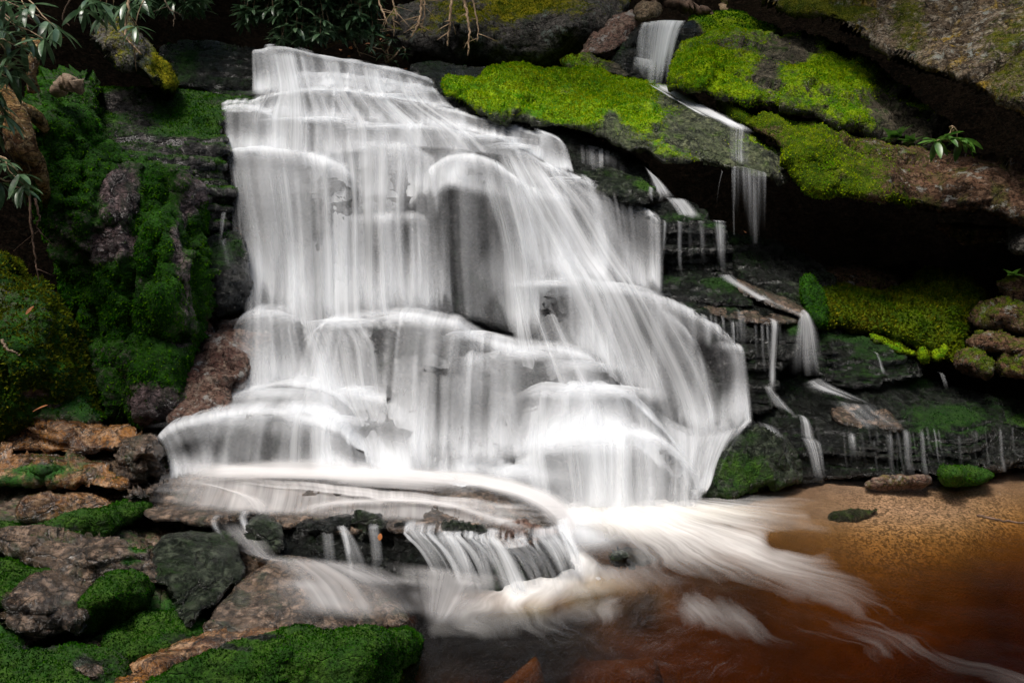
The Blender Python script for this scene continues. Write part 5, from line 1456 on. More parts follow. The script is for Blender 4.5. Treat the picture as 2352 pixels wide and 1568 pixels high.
for k, (po, zz_, mt, ms, lb, bl) in enumerate(SL):
    po_ = np.array(po, float)
    hx = (po_.max(0) - po_.min(0)) / 2
    m_ = M[mt]
    rock('boulder', po, zc(*zz_), m_, lb, 'rock slab' if ms < .5 else 'mossy stone', thick=.45, back=.03 if ms < .5 else .04, R_=float(np.clip(hx.min() * .8, 8, 12 if ms < .5 else 22)), step=3.5, amp=5,
          par=dict(big=.02, mid=.012, fine=.003, chis=.015, cscale=4, rid=.004) if ('washed' in lb and ms == 0) or 'pink grey' in lb or 'plate' in lb else dict(big=.03, mid=.015, fine=.005, chis=.05, cscale=4, strat=.035, sthick=.05, rid=.006) if ms < .5 else dict(big=.04, mid=.03, fine=.006),
         seed=140 + k, moss=ms - (.14 if .5 <= ms < .84 else 0), mup=.0, blobs=bl, tuft=M['t_fore'], tsize=.009, tdens=30000 if ms >= .5 else 14000)

# the apron below the basin
ap = [(320, 1172), (345, 1150), (400, 1118), (430, 1098), (600, 1094), (850, 1090), (1000, 1104), (1150, 1128), (1240, 1160), (1290, 1195), (1300, 1225), (1240, 1236), (1222, 1250), (1190, 1268), (1160, 1262), (1120, 1240), (1060, 1236), (1010, 1222),
      (960, 1228), (900, 1222), (862, 1206), (830, 1222), (790, 1226), (720, 1206), (640, 1212), (600, 1186), (560, 1198), (480, 1206), (400, 1200), (340, 1190)]
apc = zc((320, 1172, .26), (430, 1098, .31), (600, 1094, .33), (850, 1090, .34), (1000, 1104, .33), (1150, 1128, .30), (1300, 1225, .14), (1190, 1268, .17), (1060, 1236, .23), (860, 1206, .25), (640, 1212, .24), (480, 1206, .24), (340, 1190, .24), (700, 1140, .32), (1000, 1170, .30))
rock('rock_ledge', ap, apc, M['slab'], kind='structure', thick=.5, back=.05, R_=14, par=dict(big=.02, mid=.01, fine=.003, chis=.01, cscale=3), seed=171, moss=0)
rock('rock_ledge', [(575, 1200), (600, 1180), (640, 1205), (760, 1200), (860, 1200), (1000, 1216), (1100, 1236), (1180, 1262), (1240, 1236), (1300, 1222), (1326, 1320), (1290, 1345), (1180, 1370), (1100, 1372), (1000, 1345), (850, 1325), (740, 1305), (650, 1292), (620, 1250)],
     [(575, 1200, Dz(1200, .22)), (760, 1200, 4.42), (1000, 1216, 4.35), (1180, 1262, 4.26), (1300, 1222, 4.5), (1326, 1320, 4.36), (1180, 1370, 4.16), (1000, 1345, 4.2), (850, 1325, 4.25), (650, 1292, 4.3), (860, 1260, 4.38), (1060, 1290, 4.32)],
     M['wet'], kind='structure', thick=.6, back=.03, R_=10, par=dict(big=.03, mid=.02, fine=.007, strat=.04, sthick=.05, chis=.05, cscale=6), seed=173, moss=.15)
for k, (po, lb) in enumerate([
    ([(570, 1235), (580, 1205), (600, 1183), (625, 1200), (640, 1215), (645, 1262), (625, 1272), (600, 1262)], 'dark pointed stone standing at the left end of the lower ledge'),
    ([(790, 1200), (825, 1182), (862, 1190), (885, 1203), (880, 1222), (850, 1240), (825, 1232)], 'flat grey green stone tipped over the edge of the lower ledge'),
    ([(1010, 1196), (1050, 1200), (1100, 1205), (1130, 1222), (1085, 1250), (1040, 1240)], 'green wet stone on the lip of the lower ledge between two spouts'),
    ([(1150, 1200), (1230, 1212), (1290, 1222), (1250, 1240), (1225, 1255), (1180, 1268), (1160, 1240)], 'reddish edged slab at the right end of the lower ledge'),
]):
    po_ = np.array(po, float)
    zz_ = .29 if k != 3 else .24
    rock('boulder', po, [GZ(po_[:, 0].mean(), po_[:, 1].min(), zz_ + .04), (po_[:, 0].min(), po_[:, 1].max() - 20, Dz(po_[:, 1].max() - 20, zz_ - .05)), (po_[:, 0].max(), po_[:, 1].max() - 10, Dz(po_[:, 1].max() - 16, zz_ - .05)), (po_[:, 0].mean(), po_[:, 1].max(), Dz(po_[:, 1].max() - 22, zz_ - .05))],
         M['ledge' if k != 3 else 'red'], lb, 'boulder', thick=.3, back=.04, R_=14, step=2.5, amp=2, par=dict(big=.02, mid=.012, fine=.004, chis=.03, cscale=8), seed=180 + k, moss=.1)

# thin sheets of water over the apron and the washed slabs
F_ = MB()
def sheet(poly_l, poly_r, dens, seed, streak=.9, lift=.022, n=60, soft=.5, dfun=None, off=.09, mb=None):
    """water film between two flow lines (lists of px, py, height)"""
    if dfun is not None:
        a, b = (resample(np.array([P(x, y, float(dfun(np.array(x), np.array(y))) - off) for x, y in q]), n) for q in (poly_l, poly_r))
    else:
        a, b = (resample(np.array([P(x, y, Dz(y, z)) for x, y, z in q]), n) for q in (poly_l, poly_r))
    wd = np.linalg.norm(a - b, axis=1).mean()
    m = int(np.clip(wd / .02, 8, 90))
    t = np.linspace(0, 1, m)[:, None, None]
    g_ = a[None] * (1 - t) + b[None] * t
    ln = np.linalg.norm(np.diff(a, axis=0), axis=1).sum()
    T = np.broadcast_to(np.linspace(0, 1, m)[:, None], (m, n))
    V = np.broadcast_to(np.linspace(0, 1, n)[None], (m, n))
    g_[..., 2] += lift + .012 * fbm(np.stack([T * wd * 6, V * ln * 1.5, T * 0 + seed], -1), 3, seed)
    Tn = T + .10 * vnoise(np.stack([V * 3, T * 0, T * 0 + seed], -1)) + .06 * vnoise(np.stack([V * 9, T * 6, T * 0 + seed], -1))
    d = dens * (sstep(-.02, soft, Tn) * sstep(-.02, soft, 1 - Tn)) ** 1.2 * sstep(0, .2, V) * sstep(0, .2, 1 - V)
    d = d * (1 + .35 * fbm(np.stack([V * ln * 2, T * wd * 5, T * 0 + seed], -1), 3, 4))
    (mb or F_).add(g_.reshape(-1, 3), gridf(m, n), np.stack([T * wd + seed, V * ln], -1).reshape(-1, 2), dens=d.ravel(), streak=float(streak))


sheet([(380, 1085, .33), (360, 1130, .32), (330, 1185, .28)], [(1290, 1180, .25), (1290, 1200, .24), (1290, 1235, .2)], .45, 301, .9, soft=.2, lift=.035)
sheet([(400, 1086, .36), (420, 1104, .35)], [(1290, 1170, .3), (1280, 1205, .27)], .75, 303, .8)
sheet([(390, 1060, .36), (640, 1080, .37), (900, 1082, .37), (1100, 1090, .36), (1280, 1140, .30), (1370, 1240, .10)], [(400, 1130, .34), (640, 1112, .35), (900, 1120, .35), (1100, 1140, .33), (1230, 1190, .27), (1290, 1290, .06)], 1.5, 305, .5)
sheet([(400, 1070, .38), (640, 1062, .42), (900, 1062, .42), (1080, 1080, .40)], [(400, 1112, .34), (640, 1120, .35), (900, 1130, .35), (1100, 1150, .33)], 1.0, 306, .5)
sheet([(640, 1175, .32), (800, 1150, .33), (1000, 1150, .33), (1150, 1190, .28), (1250, 1215, .24)], [(640, 1200, .29), (800, 1172, .31), (1000, 1170, .31), (1120, 1210, .27), (1200, 1250, .22)], .6, 307, .9)
sheet([(400, 1110, .33), (500, 1130, .33), (560, 1190, .28)], [(430, 1100, .33), (620, 1160, .33), (640, 1200, .28)], .4, 309, .9)
sheet([(560, 1280, .2), (600, 1350, .19), (660, 1450, .1)], [(820, 1300, .16), (960, 1360, .09), (1010, 1440, .02)], .55, 311, .8, .04)
sheet([(880, 1300, .16), (900, 1350, .1), (960, 1450, .0)], [(1200, 1330, .1), (1150, 1380, .04), (1040, 1460, .02)], .45, 313, .9, .03)
sheet([(480, 1215, .26), (540, 1270, .22), (600, 1300, .2)], [(580, 1200, .26), (640, 1290, .2), (700, 1310, .18)], .3, 315, 1.0, .03)
tag(F_.build('shallow_stream', M['silk']), kind='structure')
S = MB()
M1 = rbf([(1025, 178, 7.8), (1180, 150, 8.4), (1300, 160, 8.6), (1450, 186, 8.8), (1560, 215, 8.6), (1735, 315, 7.65), (1808, 375, 7.5), (1060, 244, 7.55), (1200, 280, 7.4),
      (1330, 300, 7.35), (1490, 350, 7.2), (1640, 382, 7.2), (1790, 408, 7.3), (1180, 232, 7.5), (1350, 268, 7.42), (1500, 275, 7.5), (1600, 290, 7.55), (1090, 205, 7.6)])
sheet([(1482, 190), (1510, 203), (1548, 222), (1600, 252), (1650, 280), (1672, 300)], [(1540, 190), (1560, 206), (1600, 226), (1655, 256), (1705, 284), (1735, 306)], .95, 331, .8, 0, dfun=M1, off=.12, mb=S, soft=.4)
sheet([(1480, 186), (1515, 210), (1560, 236), (1620, 270)], [(1500, 196), (1530, 212), (1580, 240), (1640, 272)], .7, 333, .8, 0, dfun=M1, off=.14, mb=S)
tag(S.build('side_stream', M['strand']), kind='structure')

# spouts over the lower ledge
S = MB()
LIP = [(735, 1210, 4.50), (800, 1220, 4.48), (850, 1222, 4.46), (950, 1226, 4.42), (1050, 1232, 4.38), (1150, 1240, 4.30), (1230, 1240, 4.3), (1300, 1222, 4.42)]
def spout(x0, x1, fx0, fx1, fy, dn, st=1.0, l0=None, l1=None):
    y0 = np.interp(x0, [p[0] for p in LIP], [p[1] for p in LIP]) if l0 is None else l0
    y1 = np.interp(x1, [p[0] for p in LIP], [p[1] for p in LIP]) if l1 is None else l1
    z0, z1 = .25, .25
    S_([(x0, y0, Dz(y0, z0)), ((x0 + x1) / 2, (y0 + y1) / 2, Dz((y0 + y1) / 2, z0)), (x1, y1, Dz(y1, z1))],
       [(fx0, fy, Dz(fy, .0) if fy > 1330 else 4.2), ((fx0 + fx1) / 2, fy + 3, Dz(fy + 3, .0) if fy > 1330 else 4.2), (fx1, fy, Dz(fy, .0) if fy > 1330 else 4.2)], dens=dn, streak=st, fade=(.2, .2), tread=.12, ffoot=.3, power=1.7, layers=2, thick=.015)


rs = np.random.RandomState(12)
spout(770, 800, 805, 860, 1345, .8)
spout(780, 792, 800, 815, 1330, .8, .6)
spout(735, 765, 745, 775, 1310, .4)
spout(845, 870, 855, 885, 1335, .6)
spout(925, 990, 1000, 1060, 1340, .7, 1.2)
spout(990, 1060, 1050, 1110, 1370, .9, 1.0)
spout(1060, 1110, 1110, 1150, 1360, .6, 1.3)
spout(1095, 1150, 1150, 1225, 1368, 1.1, .9)
spout(1150, 1215, 1225, 1290, 1350, .9, 1.2, 1262, 1262)
spout(1210, 1290, 1280, 1335, 1330, 1.0, 1.2, 1250, 1222)
spout(1270, 1315, 1310, 1350, 1325, 1.1, .8, 1215, 1210)
for k in range(26):
    x = 930 + k * 14.5 + rs.uniform(-6, 6)
    w_ = rs.uniform(5, 15)
    sh = 78 - 30 * (x - 930) / 380
    y0 = np.interp(x, [930, 1150, 1215, 1300], [1226, 1248, 1252, 1222])
    spout(x, x + w_, x + sh, x + sh + w_ * 1.5, rs.uniform(1325, 1365), rs.uniform(.4, 1.1), .7, y0, y0)
tag(S.build('side_stream', M['strand']), kind='structure')
# small spouts further left on the grey rock
S = MB()
S_([(478, 1198, Dz(1198, .27)), (510, 1200, Dz(1200, .27))], [(500, 1255, Dz(1255, .2)), (530, 1255, Dz(1255, .2))], dens=.3, streak=1.2, ffoot=.4, fade=(.3, .3))
S_([(545, 1190, Dz(1190, .28)), (575, 1196, Dz(1196, .28))], [(570, 1262, Dz(1262, .18)), (600, 1270, Dz(1270, .18))], dens=.5, streak=.9, ffoot=.3, fade=(.3, .3))
tag(S.build('side_stream', M['strand']), kind='structure')

# heaps of spray and foam where the water lands
FM = MB()
for k, (x, y, d_, rx, ry, rz, dn) in enumerate([
    (630, 735, 6.55, .42, .22, .14, .55), (800, 745, 6.55, .55, .25, .14, .7), (930, 745, 6.55, .6, .25, .14, .6), (1060, 775, 6.5, .5, .25, .12, .6), (1190, 815, 6.42, .6, .3, .10, .6), (1330, 840, 6.35, .5, .3, .10, .45),
    (1270, 655, 6.75, .5, .3, .08, .35), (1390, 672, 6.75, .55, .2, .12, .7), (650, 905, 6.05, .6, .25, .12, .7), (560, 965, 5.72, .6, .22, .1, .6), (740, 968, 5.68, .5, .22, .1, .7),
    (820, 905, 6.1, .4, .2, .14, .6), (1260, 900, 6.1, .45, .25, .14, .6), (1380, 900, 6.1, .55, .3, .10, .55), (1330, 1020, 5.75, .6, .3, .16, .7), 
    (1180, 1085, 5.6, .5, .3, .14, .6), (900, 1105, 5.3, .7, .22, .14, .75), (650, 1108, 5.22, .7, .16, .07, .55), (460, 1105, 5.25, .4, .14, .07, .5), (1060, 1125, 5.35, .6, .25, .14, .6), (1250, 1195, 5.35, .5, .25, .16, .6),
    (1400, 1205, 5.4, .7, .3, .16, .85), (1560, 1180, 5.5, .5, .25, .12, .8), (1640, 1170, 5.55, .5, .2, .08, .5), (1200, 1365, 4.1, .5, .25, .05, .6), (1310, 1330, 4.3, .45, .22, .05, .6), (720, 215, 7.75, .7, .2, .08, .6), (900, 228, 7.7, .6, .2, .06, .5),
    (1325, 1225, 4.8, .4, .3, .07, .6), (1300, 1190, 5.0, .4, .25, .09, .7),
    (700, 285, 7.45, .7, .2, .09, .6), (900, 300, 7.42, .8, .2, .08, .6), (1100, 325, 7.36, .6, .2, .08, .6), (1290, 425, 7.2, .5, .2, .12, .65), (1180, 345, 7.3, .4, .2, .1, .5), (590, 352, 7.22, .4, .2, .08, .6), (1250, 460, 7.1, .4, .2, .1, .45),
]):
    puff(FM, x, y + 2, d_ + .05, rx * 1.15, ry * 1.2, rz * .8, dn * 1.0, seed=600 + k)
tag(FM.build('foam', M['water']), kind='structure')
# ------------------------------------------------------------------ plants, branches, roots, litter
def leaf_mesh(L, w, droop=.35, fold=.25, n=6):
    """one long leaf in the xz plane: base at 0, pointing +x"""
    s = np.linspace(0, 1, n + 1)
    wd = w * np.sin(np.pi * np.clip(s * .93 + .05, 0, 1)) ** .75
    x = L * (s - .1 * droop * s ** 2)
    z = -droop * L * s ** 2 * .6
    mid = np.stack([x, 0 * s, z - 0 * s], -1)
    l = np.stack([x, wd, z + fold * wd], -1)
    r = np.stack([x, -wd, z + fold * wd], -1)
    v = np.stack([l, mid, r], 0).reshape(-1, 3)
    f = gridf(3, n + 1)
    return v, f


def rotm(az, el, roll=0.0):
    ca, sa, ce, se, cr, sr = math.cos(az), math.sin(az), math.cos(el), math.sin(el), math.cos(roll), math.sin(roll)
    Rz = np.array([[ca, -sa, 0], [sa, ca, 0], [0, 0, 1]])
    Ry = np.array([[ce, 0, -se], [0, 1, 0], [se, 0, ce]])
    Rx = np.array([[1, 0, 0], [0, cr, -sr], [0, sr, cr]])
    return Rz @ Ry @ Rx


def whorl(mb, c, n, L, rs, el=(-.5, .4), w=.2, droop=.4):
    a0 = rs.rand() * 6.28
    for k in range(n):
        az = a0 + k * 6.283 / n + rs.uniform(-.3, .3)
        l = L * rs.uniform(.7, 1.15)
        v, f = leaf_mesh(l, l * w * .5 * rs.uniform(.85, 1.2), droop * rs.uniform(.5, 1.5))
        mb.add(v @ rotm(az, rs.uniform(*el), rs.uniform(-.4, .4)).T + c, f)


def empty(name, loc):
    e = bpy.data.objects.new(name, None)
    e.empty_display_size = .1
    e.location = loc
    C.objects.link(e)
    bpy.context.view_layer.update()
    return e


def shrub(name, label, cat, base, tips, seed, L=.14, nl=(6, 9), mat='leaf', stem=.008, group=None, twig='bark', w=.24, el=(-.7, .35)):
    rs = np.random.RandomState(seed)
    base = np.array(base, float)
    e = empty(name, base)
    tag(e, label, cat, group)
    st, lf = MB(), MB()
    for tp in tips:
        tp = np.array(tp, float)
        mid = (base + tp) / 2 + rs.uniform(-.08, .08, 3) + np.array([0, 0, .05])
        pts = resample([base, mid, tp], 9)
        pts[1:-1] += rs.uniform(-.012, .012, (7, 3))
        v, f = tube(pts, np.linspace(stem, stem * .35, 9), 6)
        st.add(v, f)
        whorl(lf, tp, rs.randint(*nl), L, rs, el, w)
        if rs.rand() < .5:
            whorl(lf, pts[6], rs.randint(3, 5), L * .8, rs, (-.5, .6), w)
    o = st.build('branch', M[twig], None)
    o.location = (0, 0, 0)
    for nm, m_, mt in (('branch', o, twig),):
        m_.parent = e
        m_.matrix_parent_inverse = e.matrix_world.inverted()
    o2 = lf.build('foliage', M[mat], None)
    o2.parent = e
    o2.matrix_parent_inverse = e.matrix_world.inverted()
    return e


def tips_px(pts, d, rs, jd=.25):
    return [P(x, y, d + rs.uniform(-jd, jd)) for x, y in pts]


rs = np.random.RandomState(7)
# thicket behind the head of the falls
def scatter(n, x0, x1, fy0, fy1):
    out = []
    for _ in range(n):
        x = rs.uniform(x0, x1)
        out.append((x, rs.uniform(fy0(x), fy1(x))))
    return out


TH = [((330, 470), -60, 28, 60, 8.3, 'dim rhododendron at top left of the thicket over the dark bank', (400, -120)),
      ((560, 660), -60, 48, 90, 8.5, 'rhododendron with pale leaf undersides at the left of the thicket behind the falls', (620, -140)),
      ((640, 760), -60, 92, 150, 8.4, 'dense dark rhododendron in the middle of the thicket behind the falls', (700, -100)),
      ((740, 870), -60, 80, 150, 8.6, 'rhododendron with dark glossy leaves at the right of the thicket left of the capped boulder', (850, -120))]
for k, ((x0, x1), y0, y1, n, d, lb, b) in enumerate(TH):
    shrub('rhododendron', lb, 'rhododendron', P(b[0], b[1] - 40, d + .3), tips_px(scatter(n, x0, x1, lambda x: y0, lambda x: y1), d, rs), 300 + k, L=.15, group='rhododendrons in the thicket behind the falls')
shrub('rhododendron', 'small rhododendron low beside the stick left of the dark capped boulder', 'rhododendron', P(890, 145, 9.3),
      tips_px([(870, 100), (900, 90), (915, 110), (930, 125), (880, 125), (905, 140), (850, 110)], 9.2, rs, .1), 310, L=.10, group='rhododendrons in the thicket behind the falls')
# top left sprays, nearer
shrub('rhododendron', 'rhododendron spray with narrow leaves hanging into the top left corner', 'rhododendron', P(-80, -60, 5.4),
      tips_px([(10, 5), (40, 10), (60, 20), (-10, 25), (30, 45), (110, 50), (130, 65), (100, 90), (10, 70), (60, 80), (-20, 60)], 5.2, rs, .2), 311, L=.16, w=.2, el=(-.9, .1))
shrub('rhododendron', 'rhododendron sprays hanging over the olive brown overhang at upper left', 'rhododendron', P(330, -120, 6.0),
      tips_px([(230, 5), (260, 15), (290, 8), (320, -5), (205, 0), (310, 62), (190, 20), (240, 30)], 5.9, rs, .2), 312, L=.17, w=.2, el=(-.9, .0))
shrub('rhododendron', 'rhododendron leaves crowding the birch stump at the left edge', 'rhododendron', P(-90, 150, 5.4),
      tips_px([(10, 95), (25, 130), (5, 150), (35, 160), (50, 110), (20, 180), (-15, 200), (0, 240), (10, 265), (-20, 290)], 5.25, rs, .15), 313, L=.17, w=.2, el=(-.9, .3))
shrub('rhododendron', 'young rhododendron sprig hanging below the tree roots at the left edge', 'rhododendron', P(-80, 380, 5.2),
      tips_px([(10, 375), (45, 400), (55, 425), (45, 432), (0, 420)], 5.15, rs, .05), 314, L=.15, nl=(4, 6), w=.25, el=(-1.2, .2))
# cave lip plants
shrub('rhododendron', 'small rhododendron with two leaf whorls growing from the crack of the sloping slab', 'rhododendron', P(2180, 318, 7.0),
      tips_px([(2150, 325), (2205, 325), (2215, 318), (2175, 312)], 6.85, rs, .03), 315, L=.16, nl=(7, 9), w=.3, el=(-.9, .5), mat='leafy')
def fern(label, base, fronds, L, seed, group=None):
    rs = np.random.RandomState(seed)
    e = empty('fern', base)
    tag(e, label, 'fern', group)
    mb = MB()
    for k in range(fronds):
        az, el = rs.uniform(-2.8, -.3), rs.uniform(-.1, .9)
        Rm = rotm(az, el)
        s = np.linspace(0, 1, 14)
        ax = np.stack([L * s, 0 * s, -.35 * L * s ** 2], -1)
        for i in range(1, 14):
            for sg in (-1, 1):
                l = L * .28 * (1 - s[i]) + .006
                v, f = leaf_mesh(l, l * .22, .2, .1, 3)
                mb.add((v @ rotm(sg * 1.25, 0).T + ax[i]) @ Rm.T + base, f)
    o = mb.build('frond', M['leafy'], None)
    o.parent = e
    o.matrix_parent_inverse = e.matrix_world.inverted()


fern('small feathery fern rooted in the crack left of the leafy sprig on the sloping slab', P(2055, 318, 7.02), 9, .17, 21)
fern('low fern trailing between the feathery fern and the leafy sprig', P(2090, 328, 6.98), 8, .13, 22)
fern('tiny fern tuft on the small brown earthy mound at the right edge', P(2325, 632, 6.75), 7, .10, 23)

# ------------------------------------------------------------------ bare hanging branches
def stick(name, label, cat, pts, r, mat='bark', group=None, twigs=0, seed=0, taper=.4, rough=.15, sides=7):
    rs = np.random.RandomState(seed)
    p = np.array([P(*q) for q in pts])
    n = max(8, len(pts) * 6)
    c = resample(p, n)
    c[1:-1] += rs.normal(0, r * .35, (n - 2, 3))
    v, f = tube(c, np.linspace(r, r * taper, n), sides, seed, rough)
    base = c[0].copy()
    mb = MB()
    mb.add(v - base, f)
    for k in range(twigs):
        i = rs.randint(n // 4, n - 2)
        d = rs.normal(0, 1, 3)
        d[2] = -abs(d[2]) * .6
        d /= np.linalg.norm(d)
        q = np.array([c[i] + d * t + np.array([0, 0, -.4 * t * t]) for t in np.linspace(0, rs.uniform(.06, .2), 5)])
        v, f = tube(q, np.linspace(r * .4, r * .12, 5), 5)
        mb.add(v - base, f)
    o = mb.build(name, M[mat])
    o.location = base
    return tag(o, label, cat, group)


HB = [([(868, -30, 7.6), (872, 10, 7.6), (884, 40, 7.55), (890, 55, 7.55)], 'leftmost pale twig hanging above the head of the main falls'),
      ([(895, -30, 7.7), (905, 15, 7.7), (915, 35, 7.68)], 'short pale forked twig hanging between two longer ones above the falls'),
      ([(960, -30, 7.6), (968, 20, 7.6), (958, 60, 7.58), (944, 86, 7.56)], 'pale branch curving left at its tip above the falls'),
      ([(972, -30, 7.65), (975, 30, 7.65), (966, 75, 7.62)], 'straight twig close behind the curving pale branch'),
      ([(1034, -30, 7.5), (1036, 20, 7.5), (1030, 70, 7.5), (1028, 106, 7.5)], 'bare straight hanging branch in front of the dark capped boulder'),
      ([(1062, -40, 7.4), (1070, 20, 7.4), (1078, 70, 7.38), (1074, 128, 7.36)], 'longest bare hanging branch in front of the dark capped boulder'),
      ([(1078, -30, 7.9), (1090, 20, 7.9), (1098, 60, 7.88), (1096, 96, 7.86)], 'thin grey hanging branch right of the longest bare branch'),
      ([(904, 38, 8.3), (905, 60, 8.3), (904, 84, 8.3)], 'short reddish twig hanging by the left end of the dark capped boulder')]
for k, (p_, lb) in enumerate(HB):
    stick('hanging_branch', lb, 'branch', p_, .015 if k in (2, 4, 5) else .010, 'bark', 'bare branches hanging above the falls', 5, 400 + k)
stick('hanging_branch', 'thin orange brown vine looping down from the leaves at upper left', 'branch', [(292, -20, 5.9), (296, 20, 5.85), (288, 60, 5.85), (292, 90, 5.8), (310, 110, 5.8), (325, 125, 5.78)], .010, 'bark', None, 3, 431)
stick('hanging_branch', 'thin dark vine curling under the leaves left of the looping orange vine', 'branch', [(168, -10, 6.2), (150, 20, 6.2), (144, 45, 6.2), (160, 60, 6.2)], .006, 'darkbark', None, 2, 432)
stick('hanging_branch', 'curled bare twig hanging in the dark right of the overhang', 'branch', [(370, -20, 7.9), (385, 15, 7.9), (400, 35, 7.9), (398, 62, 7.9)], .008, 'wood', None, 2, 433)
stick('hanging_branch', 'level brown branch crossing the top left corner', 'branch', [(-60, 50, 5.6), (0, 44, 5.6), (50, 38, 5.6), (90, 36, 5.6)], .013, 'darkbark', None, 2, 434)
stick('fallen_branch', 'broken branch slanting on the litter behind the head of the falls', 'branch', [(720, 118, 8.7), (750, 106, 8.7), (780, 96, 8.72), (800, 84, 8.75)], .022, 'bark', None, 3, 435)
stick('fallen_branch', 'thin twig poking down from the broken branch behind the falls', 'branch', [(812, 95, 8.6), (820, 112, 8.6), (828, 130, 8.6)], .010, 'bark', None, 1, 436)
stick('tree_stem', 'thin upright reddish stem standing in the dark at the left of the thicket', 'tree stem', [(688, 110, 8.75), (684, 80, 8.75), (690, 30, 8.75), (686, -60, 8.75)], .03, 'darkbark', None, 0, 437, taper=.8)
stick('tree_stem', 'brown stem leaning behind the leaves in the middle of the thicket', 'tree stem', [(770, 60, 8.9), (775, 20, 8.9), (780, -60, 8.9)], .03, 'darkbark', None, 0, 438, taper=.8)
stick('tree_stem', 'short reddish tree stem standing behind the log at top right', 'tree stem', [(1660, 40, 9.9), (1662, 10, 9.9), (1668, -60, 9.9)], .04, 'bark', None, 0, 439, taper=.8)
stick('log', 'smooth brown fallen log behind the tan block at the top', 'log', [(1500, -14, 9.8), (1540, 4, 9.75), (1590, 18, 9.7), (1640, 34, 9.65)], .075, 'darkbark', None, 0, 440, taper=.55, rough=.08, sides=14)
stick('twig', 'thin curved red twig lying on the olive moss bank', 'twig', [(4, 780, 5.22), (14, 800, 5.2), (30, 808, 5.18), (46, 814, 5.2)], .010, 'wood', None, 0, 441)
stick('twig', 'thin dark stick lying in the shallow water at the right edge', 'twig', [GZ(2245, 1184, .03), GZ(2300, 1194, .03), GZ(2400, 1206, .03)], .010, 'darkbark', None, 0, 442)
for k, (p_, lb) in enumerate([([(66, 440, 5.6), (74, 540, 5.6), (82, 600, 5.6), (90, 650, 5.6)], 'thin brown root dangling down the dark hollow under the birch roots'),
                              ([(80, 455, 5.3), (90, 500, 5.3), (84, 520, 5.3), (100, 540, 5.3)], 'hair thin root hanging beside the young sprig at left')]):
    stick('hanging_root', lb, 'root', p_, .008, 'darkbark', None, 2, 450 + k)

# ------------------------------------------------------------------ birch roots at the left edge
e = empty('birch_tree', P(40, 240, 5.75))
tag(e, 'old birch with pale peeling roots gripping the mossy bank at the left edge', 'tree')
def limb(nm, pts, radii, seed, mat='birch'):
    p = np.array([P(*q) for q in pts])
    c = resample(p, 26)
    r = np.interp(np.linspace(0, 1, 26), np.linspace(0, 1, len(radii)), radii)
    v, f = tube(c, r, 20, seed, .22)
    n = normals(v, f)
    v = v + n * (.012 * fbm(v * np.array([9, 9, 9]), 3, seed) + .006 * ridged(v * 30, 2, seed))[:, None]
    o = mesh_obj(nm, v, f, M[mat], attrs={'moss': np.clip(.1 + .5 * n[:, 0] * 0 + .35 * fbm(v * 4, 2, seed), 0, 1)})
    o.parent = e
    o.matrix_parent_inverse = e.matrix_world.inverted()


limb('trunk', [(-70, 110, 5.75), (-40, 170, 5.72), (0, 215, 5.7), (28, 255, 5.68), (45, 300, 5.64)], [.07, .07, .07, .075, .08], 501)
limb('root', [(30, 240, 5.68), (44, 290, 5.62), (60, 340, 5.6), (85, 375, 5.66), (98, 420, 5.75), (108, 470, 6.0)], [.07, .075, .07, .05, .04, .03], 503)
limb('root', [(30, 270, 5.66), (30, 330, 5.62), (48, 370, 5.68), (60, 410, 5.8), (66, 450, 6.05)], [.07, .05, .04, .035, .03], 505)
limb('root', [(20, 240, 5.75), (70, 260, 5.85), (100, 290, 6.0), (112, 330, 6.15), (120, 380, 6.4)], [.06, .05, .04, .035, .03], 507)
limb('branch', [(78, 212, 5.9), (72, 170, 5.85), (80, 130, 5.85), (88, 104, 5.88), (60, 98, 6.0)], [.042, .036, .036, .04, .034], 509)
stick('broken_log', 'short broken grey log end lying in the moss above the mossy face', 'log', [(132, 205, 6.25), (150, 194, 6.2), (176, 184, 6.1)], .05, 'wood', None, 0, 460, taper=1.0, rough=.12, sides=12)

# ------------------------------------------------------------------ single leaves
def leaf_obj(label, p, L, mat, az=0.0, w=.5, tilt=0.2, seed=0):
    v, f = leaf_mesh(L, L * w * .5, .15, .12, 8)
    v = v @ rotm(az, tilt, .1).T
    th = v.copy()
    th[:, 2] -= .0015
    vv = np.vstack([v, th])
    o = mesh_obj('fallen_leaf', vv, np.vstack([f, f[:, ::-1] + len(v)]), M[mat])
    o.location = p
    return tag(o, label, 'leaf')


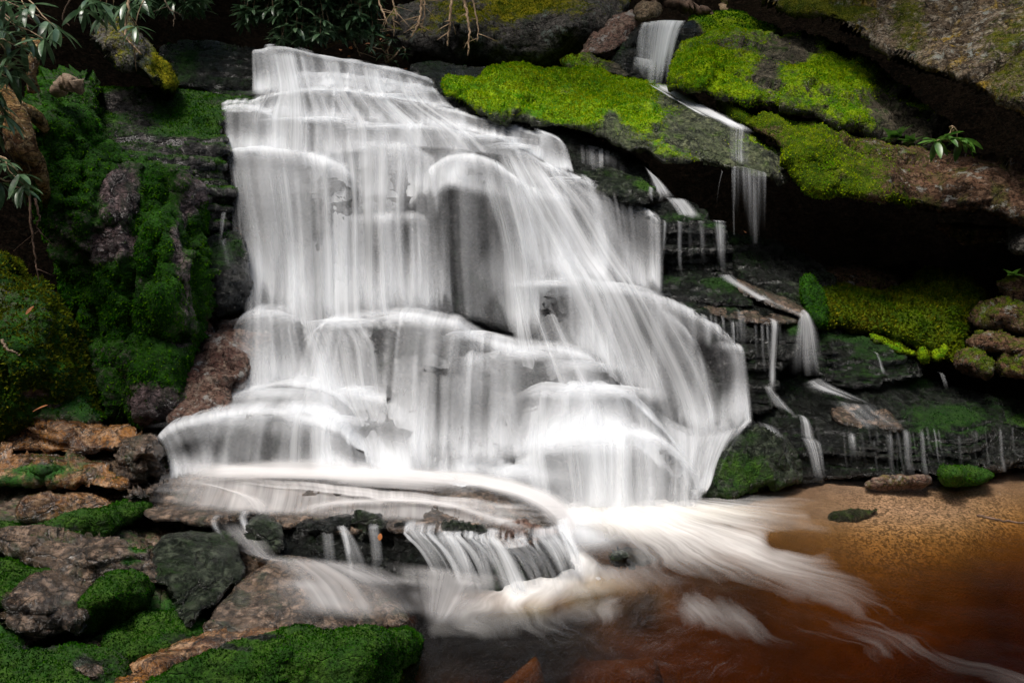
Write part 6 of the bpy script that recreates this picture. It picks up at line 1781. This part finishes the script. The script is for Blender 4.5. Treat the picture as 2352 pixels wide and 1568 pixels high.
leaf_obj('bright lime green leaf lying on the dark wet ledge at left', P(198, 290, 6.62), .09, 'limeleaf', .1, .7, .3)
leaf_obj('small orange leaf stuck to the front of the lower ledge', P(872, 1240, 4.27), .035, 'orangeleaf', 1.4, .7, 1.2)
leaf_obj('brown dead leaf on the olive moss bank near the dark hollow', P(60, 722, 5.3), .07, 'deadleaf', .9, .6, .9)
leaf_obj('curled brown dead leaf at the foot of the olive moss bank', P(75, 945, 4.95), .09, 'deadleaf', .3, .5, .5)
leaf_obj('reddish dead leaf caught in the dark behind the rhododendrons', P(122, 88, 6.6), .08, 'deadleaf', .2, .5, .2)

# leaf litter on top of the bank and on the capped boulder
mb = MB()
rs = np.random.RandomState(77)
for k in range(900):
    x, y = rs.uniform(-3.2, 3.5), rs.uniform(9.2, 12.5)
    z = float(ground_z(np.array(x), np.array(y))) + rs.uniform(0.0, .12)
    l = rs.uniform(.05, .11)
    v, f = leaf_mesh(l, l * .28, .3, .2, 3)
    mb.add(v @ rotm(rs.uniform(0, 6.28), rs.uniform(-.5, .5), rs.uniform(-.5, .5)).T + np.array([x, y, z]), f)
tag(mb.build('leaf_litter', M['deadleaf']), kind='stuff')

# leaf layer added out of the frame above the falls to shade the bank
mb = MB()
N = 3500
cx = rs.uniform(-5.5, 5.0, N)
cy = rs.uniform(7.2, 12.5, N)
cz = 5.3 + .35 * (cy - 8.0) + rs.uniform(0, .9, N) + .5 * np.abs(cx) * .1
cz = np.maximum(cz, CAMZ + cy * math.tan(R(16.6)) + .15)
lv, lf_ = leaf_mesh(.26, .06, .4, .2, 2)
allv, allf = [], []
for k in range(N):
    m3 = rotm(rs.uniform(0, 6.28), rs.uniform(-.7, .5), rs.uniform(-.6, .6))
    allv.append(lv @ m3.T + (cx[k], cy[k], cz[k]))
allv = np.vstack(allv)
allf = (lf_[None] + (np.arange(N) * len(lv))[:, None, None]).reshape(-1, 4)
tag(mesh_obj('shade_canopy', allv, allf, M['leaf']), kind='stuff')
